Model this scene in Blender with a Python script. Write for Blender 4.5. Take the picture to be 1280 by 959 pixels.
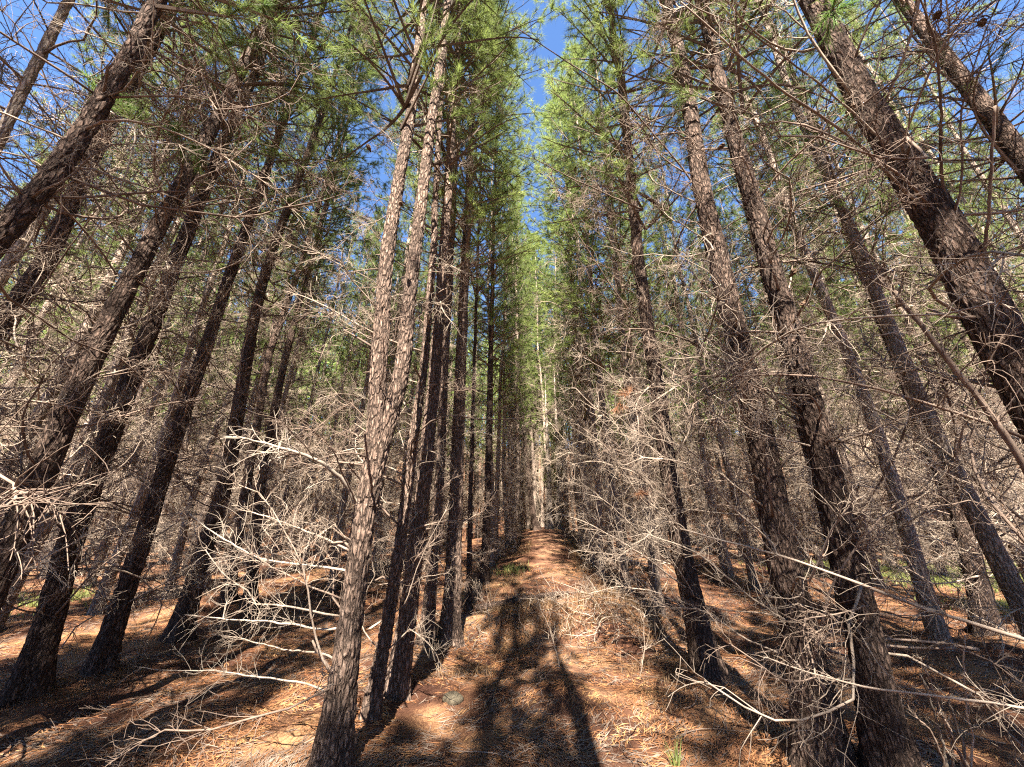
import bpy, math, random
import numpy as np
from mathutils import Vector, Matrix

# ------------------------------------------------------------------ camera, sky, sun, exposure
for o in list(bpy.data.objects):
    bpy.data.objects.remove(o)
scene = bpy.context.scene
COL = scene.collection
CAM_H = 1.55
PITCH = math.radians(22.1)
FPX = 480.0
cam_data = bpy.data.cameras.new('camera')
cam_data.sensor_width = 36.0
cam_data.lens = 36.0 * FPX / 1280.0
cam_data.clip_start = 0.02
cam_data.clip_end = 2000.0
cam = bpy.data.objects.new('camera', cam_data)
cam.location = (0, 0, CAM_H)
cam.rotation_euler = (math.pi / 2 + PITCH, 0, 0)
COL.objects.link(cam)
scene.camera = cam

SUN_EL = math.radians(50.0)
SUN_AZ = math.radians(2.0)          # light travels towards +Y turned this much to +X: the sun is behind and a little left
world = bpy.data.worlds.new('World')
scene.world = world
world.use_nodes = True
wn = world.node_tree
wn.nodes.clear()
sky = wn.nodes.new('ShaderNodeTexSky')
sky.sky_type = 'NISHITA'
sky.sun_disc = False
sky.sun_elevation = SUN_EL
sky.sun_rotation = math.pi + SUN_AZ
sky.altitude = 400
sky.air_density = 1.0
sky.dust_density = 0.0
sky.ozone_density = 8.0
bg = wn.nodes.new('ShaderNodeBackground')
bg.inputs['Strength'].default_value = 0.056
wo = wn.nodes.new('ShaderNodeOutputWorld')
wn.links.new(sky.outputs[0], bg.inputs[0])
wn.links.new(bg.outputs[0], wo.inputs[0])

sun_data = bpy.data.lights.new('sun', 'SUN')
sun_data.energy = 5.0
sun_data.angle = math.radians(0.53)
sun_data.color = (1.0, 0.93, 0.80)
sun = bpy.data.objects.new('sun', sun_data)
sun_dir = Vector((math.sin(SUN_AZ) * math.cos(SUN_EL), math.cos(SUN_AZ) * math.cos(SUN_EL), -math.sin(SUN_EL)))
sun.rotation_euler = sun_dir.to_track_quat('-Z', 'Y').to_euler()
sun.location = (-5, -20, 30)
COL.objects.link(sun)

scene.view_settings.view_transform = 'Standard'
scene.view_settings.look = 'None'
scene.view_settings.exposure = 2.9
scene.view_settings.gamma = 1.0
scene.view_settings.use_curve_mapping = False
scene.render.engine = 'CYCLES'
scene.cycles.max_bounces = 4
scene.cycles.diffuse_bounces = 3
scene.cycles.glossy_bounces = 1
scene.cycles.transmission_bounces = 3
scene.cycles.use_denoising = False
scene.cycles.debug_use_spatial_splits = True
scene.cycles.use_adaptive_sampling = True
scene.cycles.adaptive_threshold = 0.018
scene.cycles.filter_width = 1.2

rng = np.random.default_rng(11)
random.seed(5)

# ------------------------------------------------------------------ small maths
def sstep(a, b, x):
    t = np.clip((x - a) / (b - a), 0, 1)
    return t * t * (3 - 2 * t)

def hash3(ix, iy, iz, k):
    h = (ix.astype(np.int64) * 374761393 + iy.astype(np.int64) * 668265263 + iz.astype(np.int64) * 2147483647 + k * 974634777) & 0xffffffff
    h = ((h ^ (h >> 13)) * 1274126177) & 0xffffffff
    h = ((h ^ (h >> 16)) * 2246822519) & 0xffffffff
    h = h ^ (h >> 15)
    return (h & 0xffffff) / float(0xffffff)

def vnoise(x, y, z=None, k=0):
    if z is None:
        z = np.zeros_like(x)
    ix, iy, iz = np.floor(x), np.floor(y), np.floor(z)
    fx, fy, fz = x - ix, y - iy, z - iz
    fx, fy, fz = [f * f * (3 - 2 * f) for f in (fx, fy, fz)]
    out = 0
    for a in (0, 1):
        for b in (0, 1):
            for c in (0, 1):
                w = (fx if a else 1 - fx) * (fy if b else 1 - fy) * (fz if c else 1 - fz)
                out = out + w * hash3(ix + a, iy + b, iz + c, k)
    return out * 2 - 1

def cellular(p, k=0):
    """F1 and F2 of jittered cells at the points p (n,3)."""
    ip = np.floor(p)
    f1 = np.full(len(p), 9.0)
    f2 = np.full(len(p), 9.0)
    for a in (-1, 0, 1):
        for b in (-1, 0, 1):
            for c in (-1, 0, 1):
                x, y, z = ip[:, 0] + a, ip[:, 1] + b, ip[:, 2] + c
                q = np.stack([x + hash3(x, y, z, k), y + hash3(x, y, z, k + 1), z + hash3(x, y, z, k + 2)], 1)
                d = np.linalg.norm(q - p, axis=1)
                f2 = np.minimum(f2, np.maximum(f1, d))
                f1 = np.minimum(f1, d)
    return f1, f2

MOUNDS = []
def trail_x(y):
    return 0.52 + 0.075 * (y - 4.0)

def ground_h(x, y, fine=True):
    x = np.asarray(x, float)
    y = np.asarray(y, float)
    off = x - trail_x(y)
    near = np.exp(-(off / 2.2) ** 2)
    # litter bank where the trail steps up, then the long rise to the crest
    bank = 0.42 * sstep(6.9, 7.7, y) * near - 0.14 * np.exp(-((y - 8.25) / 0.28) ** 2) * near - 0.08 * sstep(8.9, 9.4, y) * near
    rise = 0.105 * np.clip(y - 8.6, 0, 19) * (0.42 + 0.58 * np.exp(-(off / 7.0) ** 2))
    rise = rise + 0.012 * np.clip(y - 27.6, 0, 25)
    rise = rise + 0.30 * np.clip(np.hypot(x, y) - 41.0, 0, 120)
    mound = 0.30 * np.exp(-((x - 1.75) / 0.75) ** 2 - ((y - 7.6) / 0.8) ** 2)
    mound = mound + 0.25 * np.exp(-((x + 6.8) / 1.0) ** 2 - ((y - 9.6) / 0.8) ** 2) + 0.22 * np.exp(-((x + 8.4) / 0.9) ** 2 - ((y - 8.2) / 0.7) ** 2)
    h = bank + rise + mound
    amp = np.clip(1.2 - y / 40.0, 0.3, 1)
    h = h + amp * (0.075 * vnoise(x * 0.8, y * 0.8, k=3) + 0.05 * vnoise(x * 1.9, y * 1.9, k=5))
    for mx, my in MOUNDS:
        d2 = (x - mx) ** 2 + (y - my) ** 2
        h = h + 0.07 * np.exp(-d2 / 0.16)
    if fine:
        h = h + amp * (0.026 * vnoise(x * 4.3, y * 4.3, k=7) + 0.014 * vnoise(x * 11, y * 11, k=9))
    return h

CAM = np.array([0, 0, CAM_H])
FW = np.array([0, math.cos(PITCH), math.sin(PITCH)])
UP = np.array([0, -math.sin(PITCH), math.cos(PITCH)])
RT = np.array([1.0, 0, 0])

def ray(u, v):
    return FW + RT * ((u - 640) / FPX) + UP * ((479.5 - v) / FPX)

def at(u, v, depth):
    """A point of the place, seen at photo position (u, v), that many metres ahead of the camera."""
    return CAM + ray(u, v) * depth

def on_ground(u, v, far=60):
    d = ray(u, v)
    s = np.linspace(1.0, far, 6000)
    p = CAM[None] + s[:, None] * d[None]
    below = p[:, 2] < ground_h(p[:, 0], p[:, 1], False)
    i = int(np.argmax(below)) if below.any() else len(s) - 1
    return p[i]

MOUNDS[:] = [tuple(q[:2]) for q in [on_ground(*b) for b in [(34, 868), (124, 838), (222, 800), (284, 752), (312, 762), (413, 962), (463, 900), (494, 868), (532, 805), (562, 800), (605, 728), (885, 842), (1030, 952), (1118, 972), (1236, 790)]]]

# ------------------------------------------------------------------ mesh builder
class MB:
    def __init__(self):
        self.v, self.f, self.m, self.n = [], [], [], 0

    def add(self, v, f, mat=0):
        self.v.append(np.asarray(v, float))
        self.f.append(np.asarray(f, np.int64) + self.n)
        self.m.append(np.full(len(f), mat, np.int32))
        self.n += len(v)

    def tube(self, pts, rad, n=5, cap=True, mat=0):
        v, f = tube(pts, rad, n, cap)
        self.add(v, f, mat)

    def arrays(self):
        return np.concatenate(self.v), np.concatenate(self.f), np.concatenate(self.m)

    def mesh(self, name, mats, smooth=True):
        v, f, m = self.arrays()
        return mesh_from(name, v, f, mats, m, smooth)

def mesh_from(name, v, f, mats, m=None, smooth=True):
    me = bpy.data.meshes.new(name)
    me.vertices.add(len(v))
    me.vertices.foreach_set('co', np.ascontiguousarray(v, np.float32).ravel())
    me.loops.add(len(f) * 3)
    me.loops.foreach_set('vertex_index', np.ascontiguousarray(f, np.int32).ravel())
    me.polygons.add(len(f))
    me.polygons.foreach_set('loop_start', np.arange(0, len(f) * 3, 3, dtype=np.int32))
    for x in (mats if isinstance(mats, (list, tuple)) else [mats]):
        me.materials.append(x)
    if m is not None:
        me.polygons.foreach_set('material_index', np.ascontiguousarray(m, np.int32))
    me.polygons.foreach_set('use_smooth', np.full(len(f), smooth, bool))
    me.update(calc_edges=True)
    return me

def frames(pts):
    t = np.gradient(pts, axis=0)
    t /= np.linalg.norm(t, axis=1)[:, None] + 1e-9
    mt = t.mean(0)
    ref = np.eye(3)[int(np.argmin(np.abs(mt)))]
    u = np.cross(t, ref)
    u /= np.linalg.norm(u, axis=1)[:, None] + 1e-9
    w = np.cross(t, u)
    return t, u, w

def tube(pts, rad, n=5, cap=True):
    pts = np.asarray(pts, float)
    rad = np.broadcast_to(np.asarray(rad, float), (len(pts),))
    t, u, w = frames(pts)
    a = np.arange(n) * 2 * math.pi / n
    v = pts[:, None] + rad[:, None, None] * (np.cos(a)[None, :, None] * u[:, None] + np.sin(a)[None, :, None] * w[:, None])
    v = v.reshape(-1, 3)
    k = len(pts)
    i = (np.arange(k - 1)[:, None] * n + np.arange(n)[None]).ravel()
    j = (np.arange(k - 1)[:, None] * n + (np.arange(n)[None] + 1) % n).ravel()
    f = np.concatenate([np.stack([i, j, j + n], 1), np.stack([i, j + n, i + n], 1)])
    if cap and n > 3:
        e = (k - 1) * n
        f = np.concatenate([f, [[e, e + q, e + q + 1] for q in range(1, n - 1)], [[0, q + 1, q] for q in range(1, n - 1)]])
    return v, f

def obj(name, me, parent=None, loc=(0, 0, 0), **props):
    o = bpy.data.objects.new(name, me)
    COL.objects.link(o)
    o.location = loc
    if parent is not None:
        o.parent = parent
    for k, v in props.items():
        o[k] = v
    return o

def unit(v):
    v = np.asarray(v, float)
    return v / (np.linalg.norm(v) + 1e-9)

# ------------------------------------------------------------------ materials
def nodes(name):
    m = bpy.data.materials.new(name)
    m.use_nodes = True
    nt = m.node_tree
    nt.nodes.clear()
    out = nt.nodes.new('ShaderNodeOutputMaterial')
    return m, nt, out

def N(nt, typ, **kw):
    n = nt.nodes.new(typ)
    for k, v in kw.items():
        if k in n.inputs:
            n.inputs[k].default_value = v
        else:
            setattr(n, k, v)
    return n

def ramp(nt, stops):
    r = nt.nodes.new('ShaderNodeValToRGB')
    e = r.color_ramp.elements
    while len(e) < len(stops):
        e.new(0.5)
    for i, (p, c) in enumerate(stops):
        e[i].position = p
        e[i].color = (*c, 1)
    return r

def mixrgb(nt, a, b, fac, mode='MIX'):
    n = nt.nodes.new('ShaderNodeMix')
    n.data_type = 'RGBA'
    n.blend_type = mode
    for sock, val in ((n.inputs[6], a), (n.inputs[7], b), (n.inputs[0], fac)):
        if hasattr(val, 'links') or hasattr(val, 'is_output'):
            nt.links.new(val, sock)
        else:
            sock.default_value = val if not isinstance(val, tuple) else (*val, 1)
    return n.outputs[2]

def bark_material(name, dark, mid, pale, sc=1.0, bump=1.0):
    m, nt, out = nodes(name)
    L = nt.links.new
    tc = N(nt, 'ShaderNodeTexCoord')
    mp = N(nt, 'ShaderNodeMapping')
    mp.inputs['Scale'].default_value = (32 * sc, 32 * sc, 8.0 * sc)
    L(tc.outputs['Object'], mp.inputs['Vector'])
    wob = N(nt, 'ShaderNodeTexNoise', Scale=0.8, Detail=5.0)
    L(mp.outputs[0], wob.inputs['Vector'])
    add = N(nt, 'ShaderNodeVectorMath', operation='MULTIPLY_ADD')
    L(wob.outputs['Color'], add.inputs[0])
    add.inputs[1].default_value = (1.5, 1.5, 1.5)
    L(mp.outputs[0], add.inputs[2])
    vor = N(nt, 'ShaderNodeTexVoronoi', feature='DISTANCE_TO_EDGE', Scale=1.0)
    L(add.outputs[0], vor.inputs['Vector'])
    crack = ramp(nt, [(0.0, (0.1, 0.1, 0.1)), (0.24, (1, 1, 1))])
    L(vor.outputs['Distance'], crack.inputs[0])
    fine = N(nt, 'ShaderNodeTexNoise', Scale=2.4, Detail=8.0, Roughness=0.7)
    L(mp.outputs[0], fine.inputs['Vector'])
    big = N(nt, 'ShaderNodeTexNoise', Scale=1.7, Detail=4.0)
    L(tc.outputs['Object'], big.inputs['Vector'])
    col = ramp(nt, [(0.28, dark), (0.5, mid), (0.72, pale)])
    L(fine.outputs['Fac'], col.inputs[0])
    tone = ramp(nt, [(0.3, (0.72, 0.70, 0.70)), (0.7, (1.18, 1.12, 1.08))])
    L(big.outputs['Fac'], tone.inputs[0])
    c = mixrgb(nt, col.outputs[0], tone.outputs[0], 1.0, 'MULTIPLY')
    c2 = mixrgb(nt, tuple(x * 0.6 for x in dark), c, crack.outputs[0])
    info = N(nt, 'ShaderNodeObjectInfo')
    vr = N(nt, 'ShaderNodeMapRange')
    vr.inputs['To Min'].default_value = 0.85
    vr.inputs['To Max'].default_value = 1.2
    L(info.outputs['Random'], vr.inputs['Value'])
    sx = N(nt, 'ShaderNodeSeparateXYZ')
    L(tc.outputs['Object'], sx.inputs[0])
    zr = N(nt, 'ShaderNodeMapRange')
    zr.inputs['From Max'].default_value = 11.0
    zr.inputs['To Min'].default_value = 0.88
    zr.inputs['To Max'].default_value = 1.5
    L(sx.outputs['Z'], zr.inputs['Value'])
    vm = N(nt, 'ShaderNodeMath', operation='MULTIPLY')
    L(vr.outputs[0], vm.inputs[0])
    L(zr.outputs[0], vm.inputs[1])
    hs = N(nt, 'ShaderNodeHueSaturation')
    L(c2, hs.inputs['Color'])
    L(vm.outputs[0], hs.inputs['Value'])
    hsum = N(nt, 'ShaderNodeMath', operation='MULTIPLY_ADD')
    L(fine.outputs['Fac'], hsum.inputs[0])
    hsum.inputs[1].default_value = 0.5
    L(crack.outputs[0], hsum.inputs[2])
    bp = N(nt, 'ShaderNodeBump', Strength=0.9 * bump, Distance=0.024)
    L(hsum.outputs[0], bp.inputs['Height'])
    b = N(nt, 'ShaderNodeBsdfPrincipled', Roughness=0.92)
    b.inputs['Specular IOR Level'].default_value = 0.15
    L(hs.outputs[0], b.inputs['Base Color'])
    L(bp.outputs[0], b.inputs['Normal'])
    L(b.outputs[0], out.inputs[0])
    return m

def wood_material(name, a, b_, scale=9.0):
    m, nt, out = nodes(name)
    L = nt.links.new
    tc = N(nt, 'ShaderNodeTexCoord')
    n1 = N(nt, 'ShaderNodeTexNoise', Scale=scale, Detail=5.0, Roughness=0.7)
    L(tc.outputs['Object'], n1.inputs['Vector'])
    r = ramp(nt, [(0.3, a), (0.7, b_)])
    L(n1.outputs['Fac'], r.inputs[0])
    info = N(nt, 'ShaderNodeObjectInfo')
    vr = N(nt, 'ShaderNodeMapRange')
    vr.inputs['To Min'].default_value = 0.7
    vr.inputs['To Max'].default_value = 1.2
    L(info.outputs['Random'], vr.inputs['Value'])
    hs = N(nt, 'ShaderNodeHueSaturation')
    L(r.outputs[0], hs.inputs['Color'])
    L(vr.outputs[0], hs.inputs['Value'])
    bs = N(nt, 'ShaderNodeBsdfPrincipled', Roughness=0.85)
    bs.inputs['Specular IOR Level'].default_value = 0.2
    L(hs.outputs[0], bs.inputs['Base Color'])
    bp = N(nt, 'ShaderNodeBump', Strength=0.4, Distance=0.004)
    n2 = N(nt, 'ShaderNodeTexNoise', Scale=scale * 9, Detail=3.0)
    L(tc.outputs['Object'], n2.inputs['Vector'])
    L(n2.outputs['Fac'], bp.inputs['Height'])
    L(bp.outputs[0], bs.inputs['Normal'])
    L(bs.outputs[0], out.inputs[0])
    return m

def leaf_material(name, a, b_, c, transl=0.4, scale=1.6):
    m, nt, out = nodes(name)
    L = nt.links.new
    tc = N(nt, 'ShaderNodeTexCoord')
    n1 = N(nt, 'ShaderNodeTexNoise', Scale=scale, Detail=6.0, Roughness=0.75)
    L(tc.outputs['Object'], n1.inputs['Vector'])
    r = ramp(nt, [(0.3, a), (0.52, b_), (0.72, c)])
    L(n1.outputs['Fac'], r.inputs[0])
    info = N(nt, 'ShaderNodeObjectInfo')
    vr = N(nt, 'ShaderNodeMapRange')
    vr.inputs['To Min'].default_value = 0.8
    vr.inputs['To Max'].default_value = 1.2
    L(info.outputs['Random'], vr.inputs['Value'])
    hs = N(nt, 'ShaderNodeHueSaturation')
    L(r.outputs[0], hs.inputs['Color'])
    L(vr.outputs[0], hs.inputs['Value'])
    d = N(nt, 'ShaderNodeBsdfPrincipled', Roughness=0.55)
    d.inputs['Specular IOR Level'].default_value = 0.3
    t = N(nt, 'ShaderNodeBsdfTranslucent')
    L(hs.outputs[0], d.inputs['Base Color'])
    L(hs.outputs[0], t.inputs['Color'])
    mx = N(nt, 'ShaderNodeMixShader')
    mx.inputs[0].default_value = transl
    L(d.outputs[0], mx.inputs[1])
    L(t.outputs[0], mx.inputs[2])
    L(mx.outputs[0], out.inputs[0])
    return m

def ground_material(name, a, b_, c):
    m, nt, out = nodes(name)
    L = nt.links.new
    tc = N(nt, 'ShaderNodeTexCoord')
    n1 = N(nt, 'ShaderNodeTexNoise', Scale=0.9, Detail=5.0, Roughness=0.6)
    L(tc.outputs['Object'], n1.inputs['Vector'])
    n2 = N(nt, 'ShaderNodeTexNoise', Scale=34.0, Detail=6.0, Roughness=0.75, Distortion=1.6)
    L(tc.outputs['Object'], n2.inputs['Vector'])
    r1 = ramp(nt, [(0.32, a), (0.5, b_), (0.68, c)])
    mixv = N(nt, 'ShaderNodeMath', operation='MULTIPLY_ADD')
    L(n2.outputs['Fac'], mixv.inputs[0])
    mixv.inputs[1].default_value = 0.75
    sc = N(nt, 'ShaderNodeMath', operation='MULTIPLY_ADD')
    L(n1.outputs['Fac'], sc.inputs[0])
    sc.inputs[1].default_value = 1.15
    sc.inputs[2].default_value = -0.46
    L(sc.outputs[0], mixv.inputs[2])
    L(mixv.outputs[0], r1.inputs[0])
    bs = N(nt, 'ShaderNodeBsdfPrincipled', Roughness=0.95)
    bs.inputs['Specular IOR Level'].default_value = 0.1
    L(r1.outputs[0], bs.inputs['Base Color'])
    bp = N(nt, 'ShaderNodeBump', Strength=0.8, Distance=0.03)
    L(n2.outputs['Fac'], bp.inputs['Height'])
    L(bp.outputs[0], bs.inputs['Normal'])
    L(bs.outputs[0], out.inputs[0])
    return m

BARK = bark_material('pine_bark', (0.036, 0.023, 0.018), (0.095, 0.064, 0.050), (0.25, 0.188, 0.152))
BARK_FAR = bark_material('pine_bark_far_sunlit', (0.12, 0.090, 0.072), (0.31, 0.24, 0.195), (0.54, 0.455, 0.38), 0.8, 0.8)  # paler than BARK so distant trunks read as sunlit; the light is painted in
BARK_MID = bark_material('pine_bark_half_lit', (0.065, 0.044, 0.034), (0.175, 0.122, 0.096), (0.37, 0.29, 0.235))  # lighter copy of BARK; dappled sun on the trail-edge stems is in the colour
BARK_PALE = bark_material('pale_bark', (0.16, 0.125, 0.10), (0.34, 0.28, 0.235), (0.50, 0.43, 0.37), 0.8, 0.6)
TWIG = wood_material('dead_wood_grey', (0.20, 0.143, 0.105), (0.49, 0.395, 0.31), 5.0)
TWIG_NEAR = wood_material('dead_wood_near_shaded', (0.15, 0.108, 0.082), (0.36, 0.288, 0.228), 5.0)  # darker copy of TWIG; part shade on near twigs is in the colour
TWIG_DARK = wood_material('dead_wood_brown', (0.085, 0.055, 0.042), (0.24, 0.175, 0.135), 5.0)
TWIG_PALE = wood_material('bleached_wood', (0.18, 0.142, 0.112), (0.36, 0.30, 0.245), 9.0)
LIVE_WOOD = wood_material('live_branch_wood', (0.09, 0.065, 0.05), (0.22, 0.165, 0.125), 5.0)
NEEDLE = leaf_material('pine_needles', (0.095, 0.142, 0.038), (0.20, 0.252, 0.070), (0.37, 0.41, 0.14), 0.5)
NEEDLE_FAR = leaf_material('pine_needles_distant', (0.13, 0.20, 0.050), (0.26, 0.34, 0.09), (0.45, 0.50, 0.17), 0.5, 0.8)  # brighter than NEEDLE; sunlight on the far crowns is put into the colour
NEEDLE_BROWN = leaf_material('dry_brown_needles', (0.13, 0.058, 0.030), (0.21, 0.098, 0.05), (0.30, 0.155, 0.085), 0.3, 9.0)
SHOOT = leaf_material('fresh_needles', (0.09, 0.17, 0.035), (0.15, 0.25, 0.06), (0.23, 0.33, 0.09), 0.45, 5.0)
FLOOR = ground_material('needle_covered_soil', (0.035, 0.015, 0.010), (0.098, 0.045, 0.026), (0.25, 0.138, 0.070))
TRAIL = ground_material('trodden_needle_soil', (0.040, 0.017, 0.011), (0.108, 0.053, 0.033), (0.26, 0.148, 0.082))
LITTER = leaf_material('fallen_pine_needles', (0.10, 0.038, 0.018), (0.21, 0.095, 0.042), (0.42, 0.26, 0.115), 0.12, 3.0)
DRY = leaf_material('dead_tan_grass', (0.13, 0.070, 0.036), (0.24, 0.145, 0.075), (0.40, 0.27, 0.15), 0.25, 4.0)
OLD = leaf_material('old_grey_needles', (0.055, 0.036, 0.028), (0.12, 0.085, 0.065), (0.21, 0.165, 0.13), 0.1, 4.0)
GRASS = leaf_material('green_grass', (0.10, 0.13, 0.035), (0.19, 0.21, 0.065), (0.32, 0.31, 0.12), 0.4, 3.0)
CONE = wood_material('pine_cone', (0.06, 0.035, 0.022), (0.15, 0.095, 0.06), 30.0)
STONE = wood_material('lichen_stone', (0.05, 0.038, 0.026), (0.17, 0.14, 0.095), 22.0)

# ------------------------------------------------------------------ ground and trail
def axis(lo, hi, near_lo, near_hi, step, grow):
    a = list(np.arange(near_lo, near_hi, step))
    s, x = step, a[-1]
    while x < hi:
        s *= grow
        x += s
        a.append(x)
    s, x, b = step, near_lo, []
    while x > lo:
        s *= grow
        x -= s
        b.append(x)
    return np.array(b[::-1] + a)

gx = axis(-420, 420, -4.5, 6.0, 0.055, 1.05)
gy = axis(-60, 700, 2.4, 10.0, 0.055, 1.04)
X, Y = np.meshgrid(gx, gy)
Z = ground_h(X, Y)
nx, ny = len(gx), len(gy)
GV = np.stack([X.ravel(), Y.ravel(), Z.ravel()], 1)
ii = (np.arange(ny - 1)[:, None] * nx + np.arange(nx - 1)[None]).ravel()
quad = np.stack([ii, ii + 1, ii + nx + 1, ii + nx], 1)
cen = GV[quad].mean(1)
half = 0.55 + 0.2 * vnoise(cen[:, 0] * 0.9, cen[:, 1] * 0.9, k=21)
is_trail = (np.abs(cen[:, 0] - trail_x(cen[:, 1])) < half) & (cen[:, 1] > -4) & (cen[:, 1] < 60)

def sub_mesh(name, sel, mat):
    q = quad[sel]
    used = np.unique(q)
    remap = np.zeros(len(GV), np.int64)
    remap[used] = np.arange(len(used))
    q = remap[q]
    f = np.concatenate([q[:, [0, 1, 2]], q[:, [0, 2, 3]]])
    return mesh_from(name, GV[used], f, mat)

obj('forest_floor', sub_mesh('forest_floor', ~is_trail, FLOOR), kind='structure', label='forest floor covered in fallen brown pine needles')
obj('trail', sub_mesh('trail', is_trail, TRAIL), kind='structure', label='needle covered trail running uphill between the pine rows')

# ------------------------------------------------------------------ dead branches
def curve_path(start, d, length, n, r, bend, curl):
    """A path from start along d that bends steadily towards the vector bend and wanders by curl."""
    pts = [np.asarray(start, float)]
    d = unit(d)
    st = length / (n - 1)
    wob = r.normal(0, 1, 3)
    for i in range(n - 1):
        wob = wob * 0.75 + r.normal(0, 1, 3) * 0.5
        kink = r.normal(0, 0.38, 3) if r.uniform() < 0.22 and curl > 0.7 else 0.0
        d = unit(d + np.asarray(bend) * st + wob * curl * st * 0.7 + kink)
        pts.append(pts[-1] + d * st)
    return np.array(pts)

def perp(d, r):
    v = np.cross(d, r.normal(0, 1, 3))
    return unit(v)

def add_twigs(mb, path, r, nodes_at, per_node, len_at, rad, sub=3, side_bias=None, mat=0):
    t, _, _ = frames(path)
    k = len(path) - 1
    for a in nodes_at:
        fi = a * k
        i = min(int(fi), k - 1)
        p = path[i] + (path[i + 1] - path[i]) * (fi - i)
        d = t[i]
        for _ in range(per_node if isinstance(per_node, int) else r.integers(per_node[0], per_node[1] + 1)):
            L = len_at(a) * r.uniform(0.55, 1.15)
            s = perp(d, r)
            s[2] *= 0.55
            dd = unit(d * r.uniform(0.35, 0.9) + unit(s) * r.uniform(0.6, 1.0))
            tw = curve_path(p, dd, L, 7, r, unit(d) * 0.9 / max(L, .1) + (s * r.normal(0, 0.9) + np.array([0, 0, r.normal(0.15, 1.3)])) / max(L, .2), 5.0)
            mb.tube(tw, np.linspace(rad, rad * 0.42, 7), 3, False, mat)
            for q in range(r.integers(max(1, sub - 1), sub + 2) if sub else 0):
                b = r.uniform(0.25, 0.95)
                j = min(int(b * 6), 5)
                dq = unit(tw[j + 1] - tw[j])
                l2 = L * r.uniform(0.22, 0.6)
                s2 = perp(dq, r)
                st = curve_path(tw[j], unit(dq * 0.7 + s2 * 0.8), l2, 5, r, np.array([0, 0, r.normal(0, 2.0)]) / max(l2, .15), 8.0)
                mb.tube(st, np.linspace(rad * 0.6, rad * 0.32, 5), 3, False, mat)

def dead_branch(seed, L=1.5, dens=1.0, rad=0.0094):
    r = np.random.default_rng(seed)
    mb = MB()
    d = unit([1, r.normal(0, 0.08), r.uniform(0.05, 0.5)])
    p = curve_path([0, 0, 0], d, L, 11, r, [0, r.normal(0, 0.3), r.uniform(-0.7, 0.3)], 1.5)
    mb.tube(p, rad * np.linspace(1, 0.28, 11) + 0.001, 5, True)
    nn = max(3, int(round(4.4 * L * dens)))
    at_ = np.sort(r.uniform(0.22, 0.97, nn))
    add_twigs(mb, p, r, at_, (2, 4), lambda a: (0.50 * (1 - a) + 0.24) * min(L, 1.6) * 0.62, rad * 0.38, 3)
    add_twigs(mb, p, r, [0.99], 3, lambda a: 0.2 * L, rad * 0.3, 2)
    return mb

def stub(seed):
    r = np.random.default_rng(seed)
    mb = MB()
    L = r.uniform(0.08, 0.4)
    p = curve_path([0, 0, 0], [1, 0, r.uniform(0, 0.5)], L, 5, r, [0, 0, 0], 1.0)
    mb.tube(p, 0.011 * np.array([1.25, 1, 0.9, 0.8, 0.55]), 5, True)
    return mb

NB = 18
branch_arr = [dead_branch(100 + i, rng.uniform(1.15, 2.0), rng.uniform(0.85, 1.25)).arrays() for i in range(NB)]
branch_me = [mesh_from('dead_branch', a[0], a[1], [TWIG_NEAR if i % 3 else TWIG_DARK], None) for i, a in enumerate(branch_arr)]
branch_me_dark = [mesh_from('dead_branch', a[0], a[1], [TWIG_DARK], None) for a in branch_arr]
branch_len = [float(a[0][:, 0].max()) for a in branch_arr]
stub_me = [stub(300 + i).mesh('branch_stub', [TWIG_DARK]) for i in range(5)]

def rotz(a):
    c, s = math.cos(a), math.sin(a)
    return np.array([[c, -s, 0], [s, c, 0], [0, 0, 1]])

def roty(a):
    c, s = math.cos(a), math.sin(a)
    return np.array([[c, 0, s], [0, 1, 0], [-s, 0, c]])

# ------------------------------------------------------------------ needle foliage
def tufts(P, D, r, k, ln, w, spread=0.75, droop=0.25):
    n = len(P)
    d = np.repeat(D, k, 0) + r.normal(0, spread, (n * k, 3))
    d[:, 2] -= droop * r.uniform(0, 1, n * k)
    d /= np.linalg.norm(d, axis=1)[:, None] + 1e-9
    base = np.repeat(P, k, 0) - np.repeat(D, k, 0) * r.uniform(0, 0.09, (n * k, 1))
    L = ln * r.uniform(0.6, 1.15, (n * k, 1))
    s = np.cross(d, r.normal(0, 1, (n * k, 3)))
    s /= np.linalg.norm(s, axis=1)[:, None] + 1e-9
    a = base - s * w / 2
    b = base + s * w / 2
    c = base + d * L
    v = np.stack([a, b, c], 1).reshape(-1, 3)
    return v, np.arange(len(v)).reshape(-1, 3)

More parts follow.
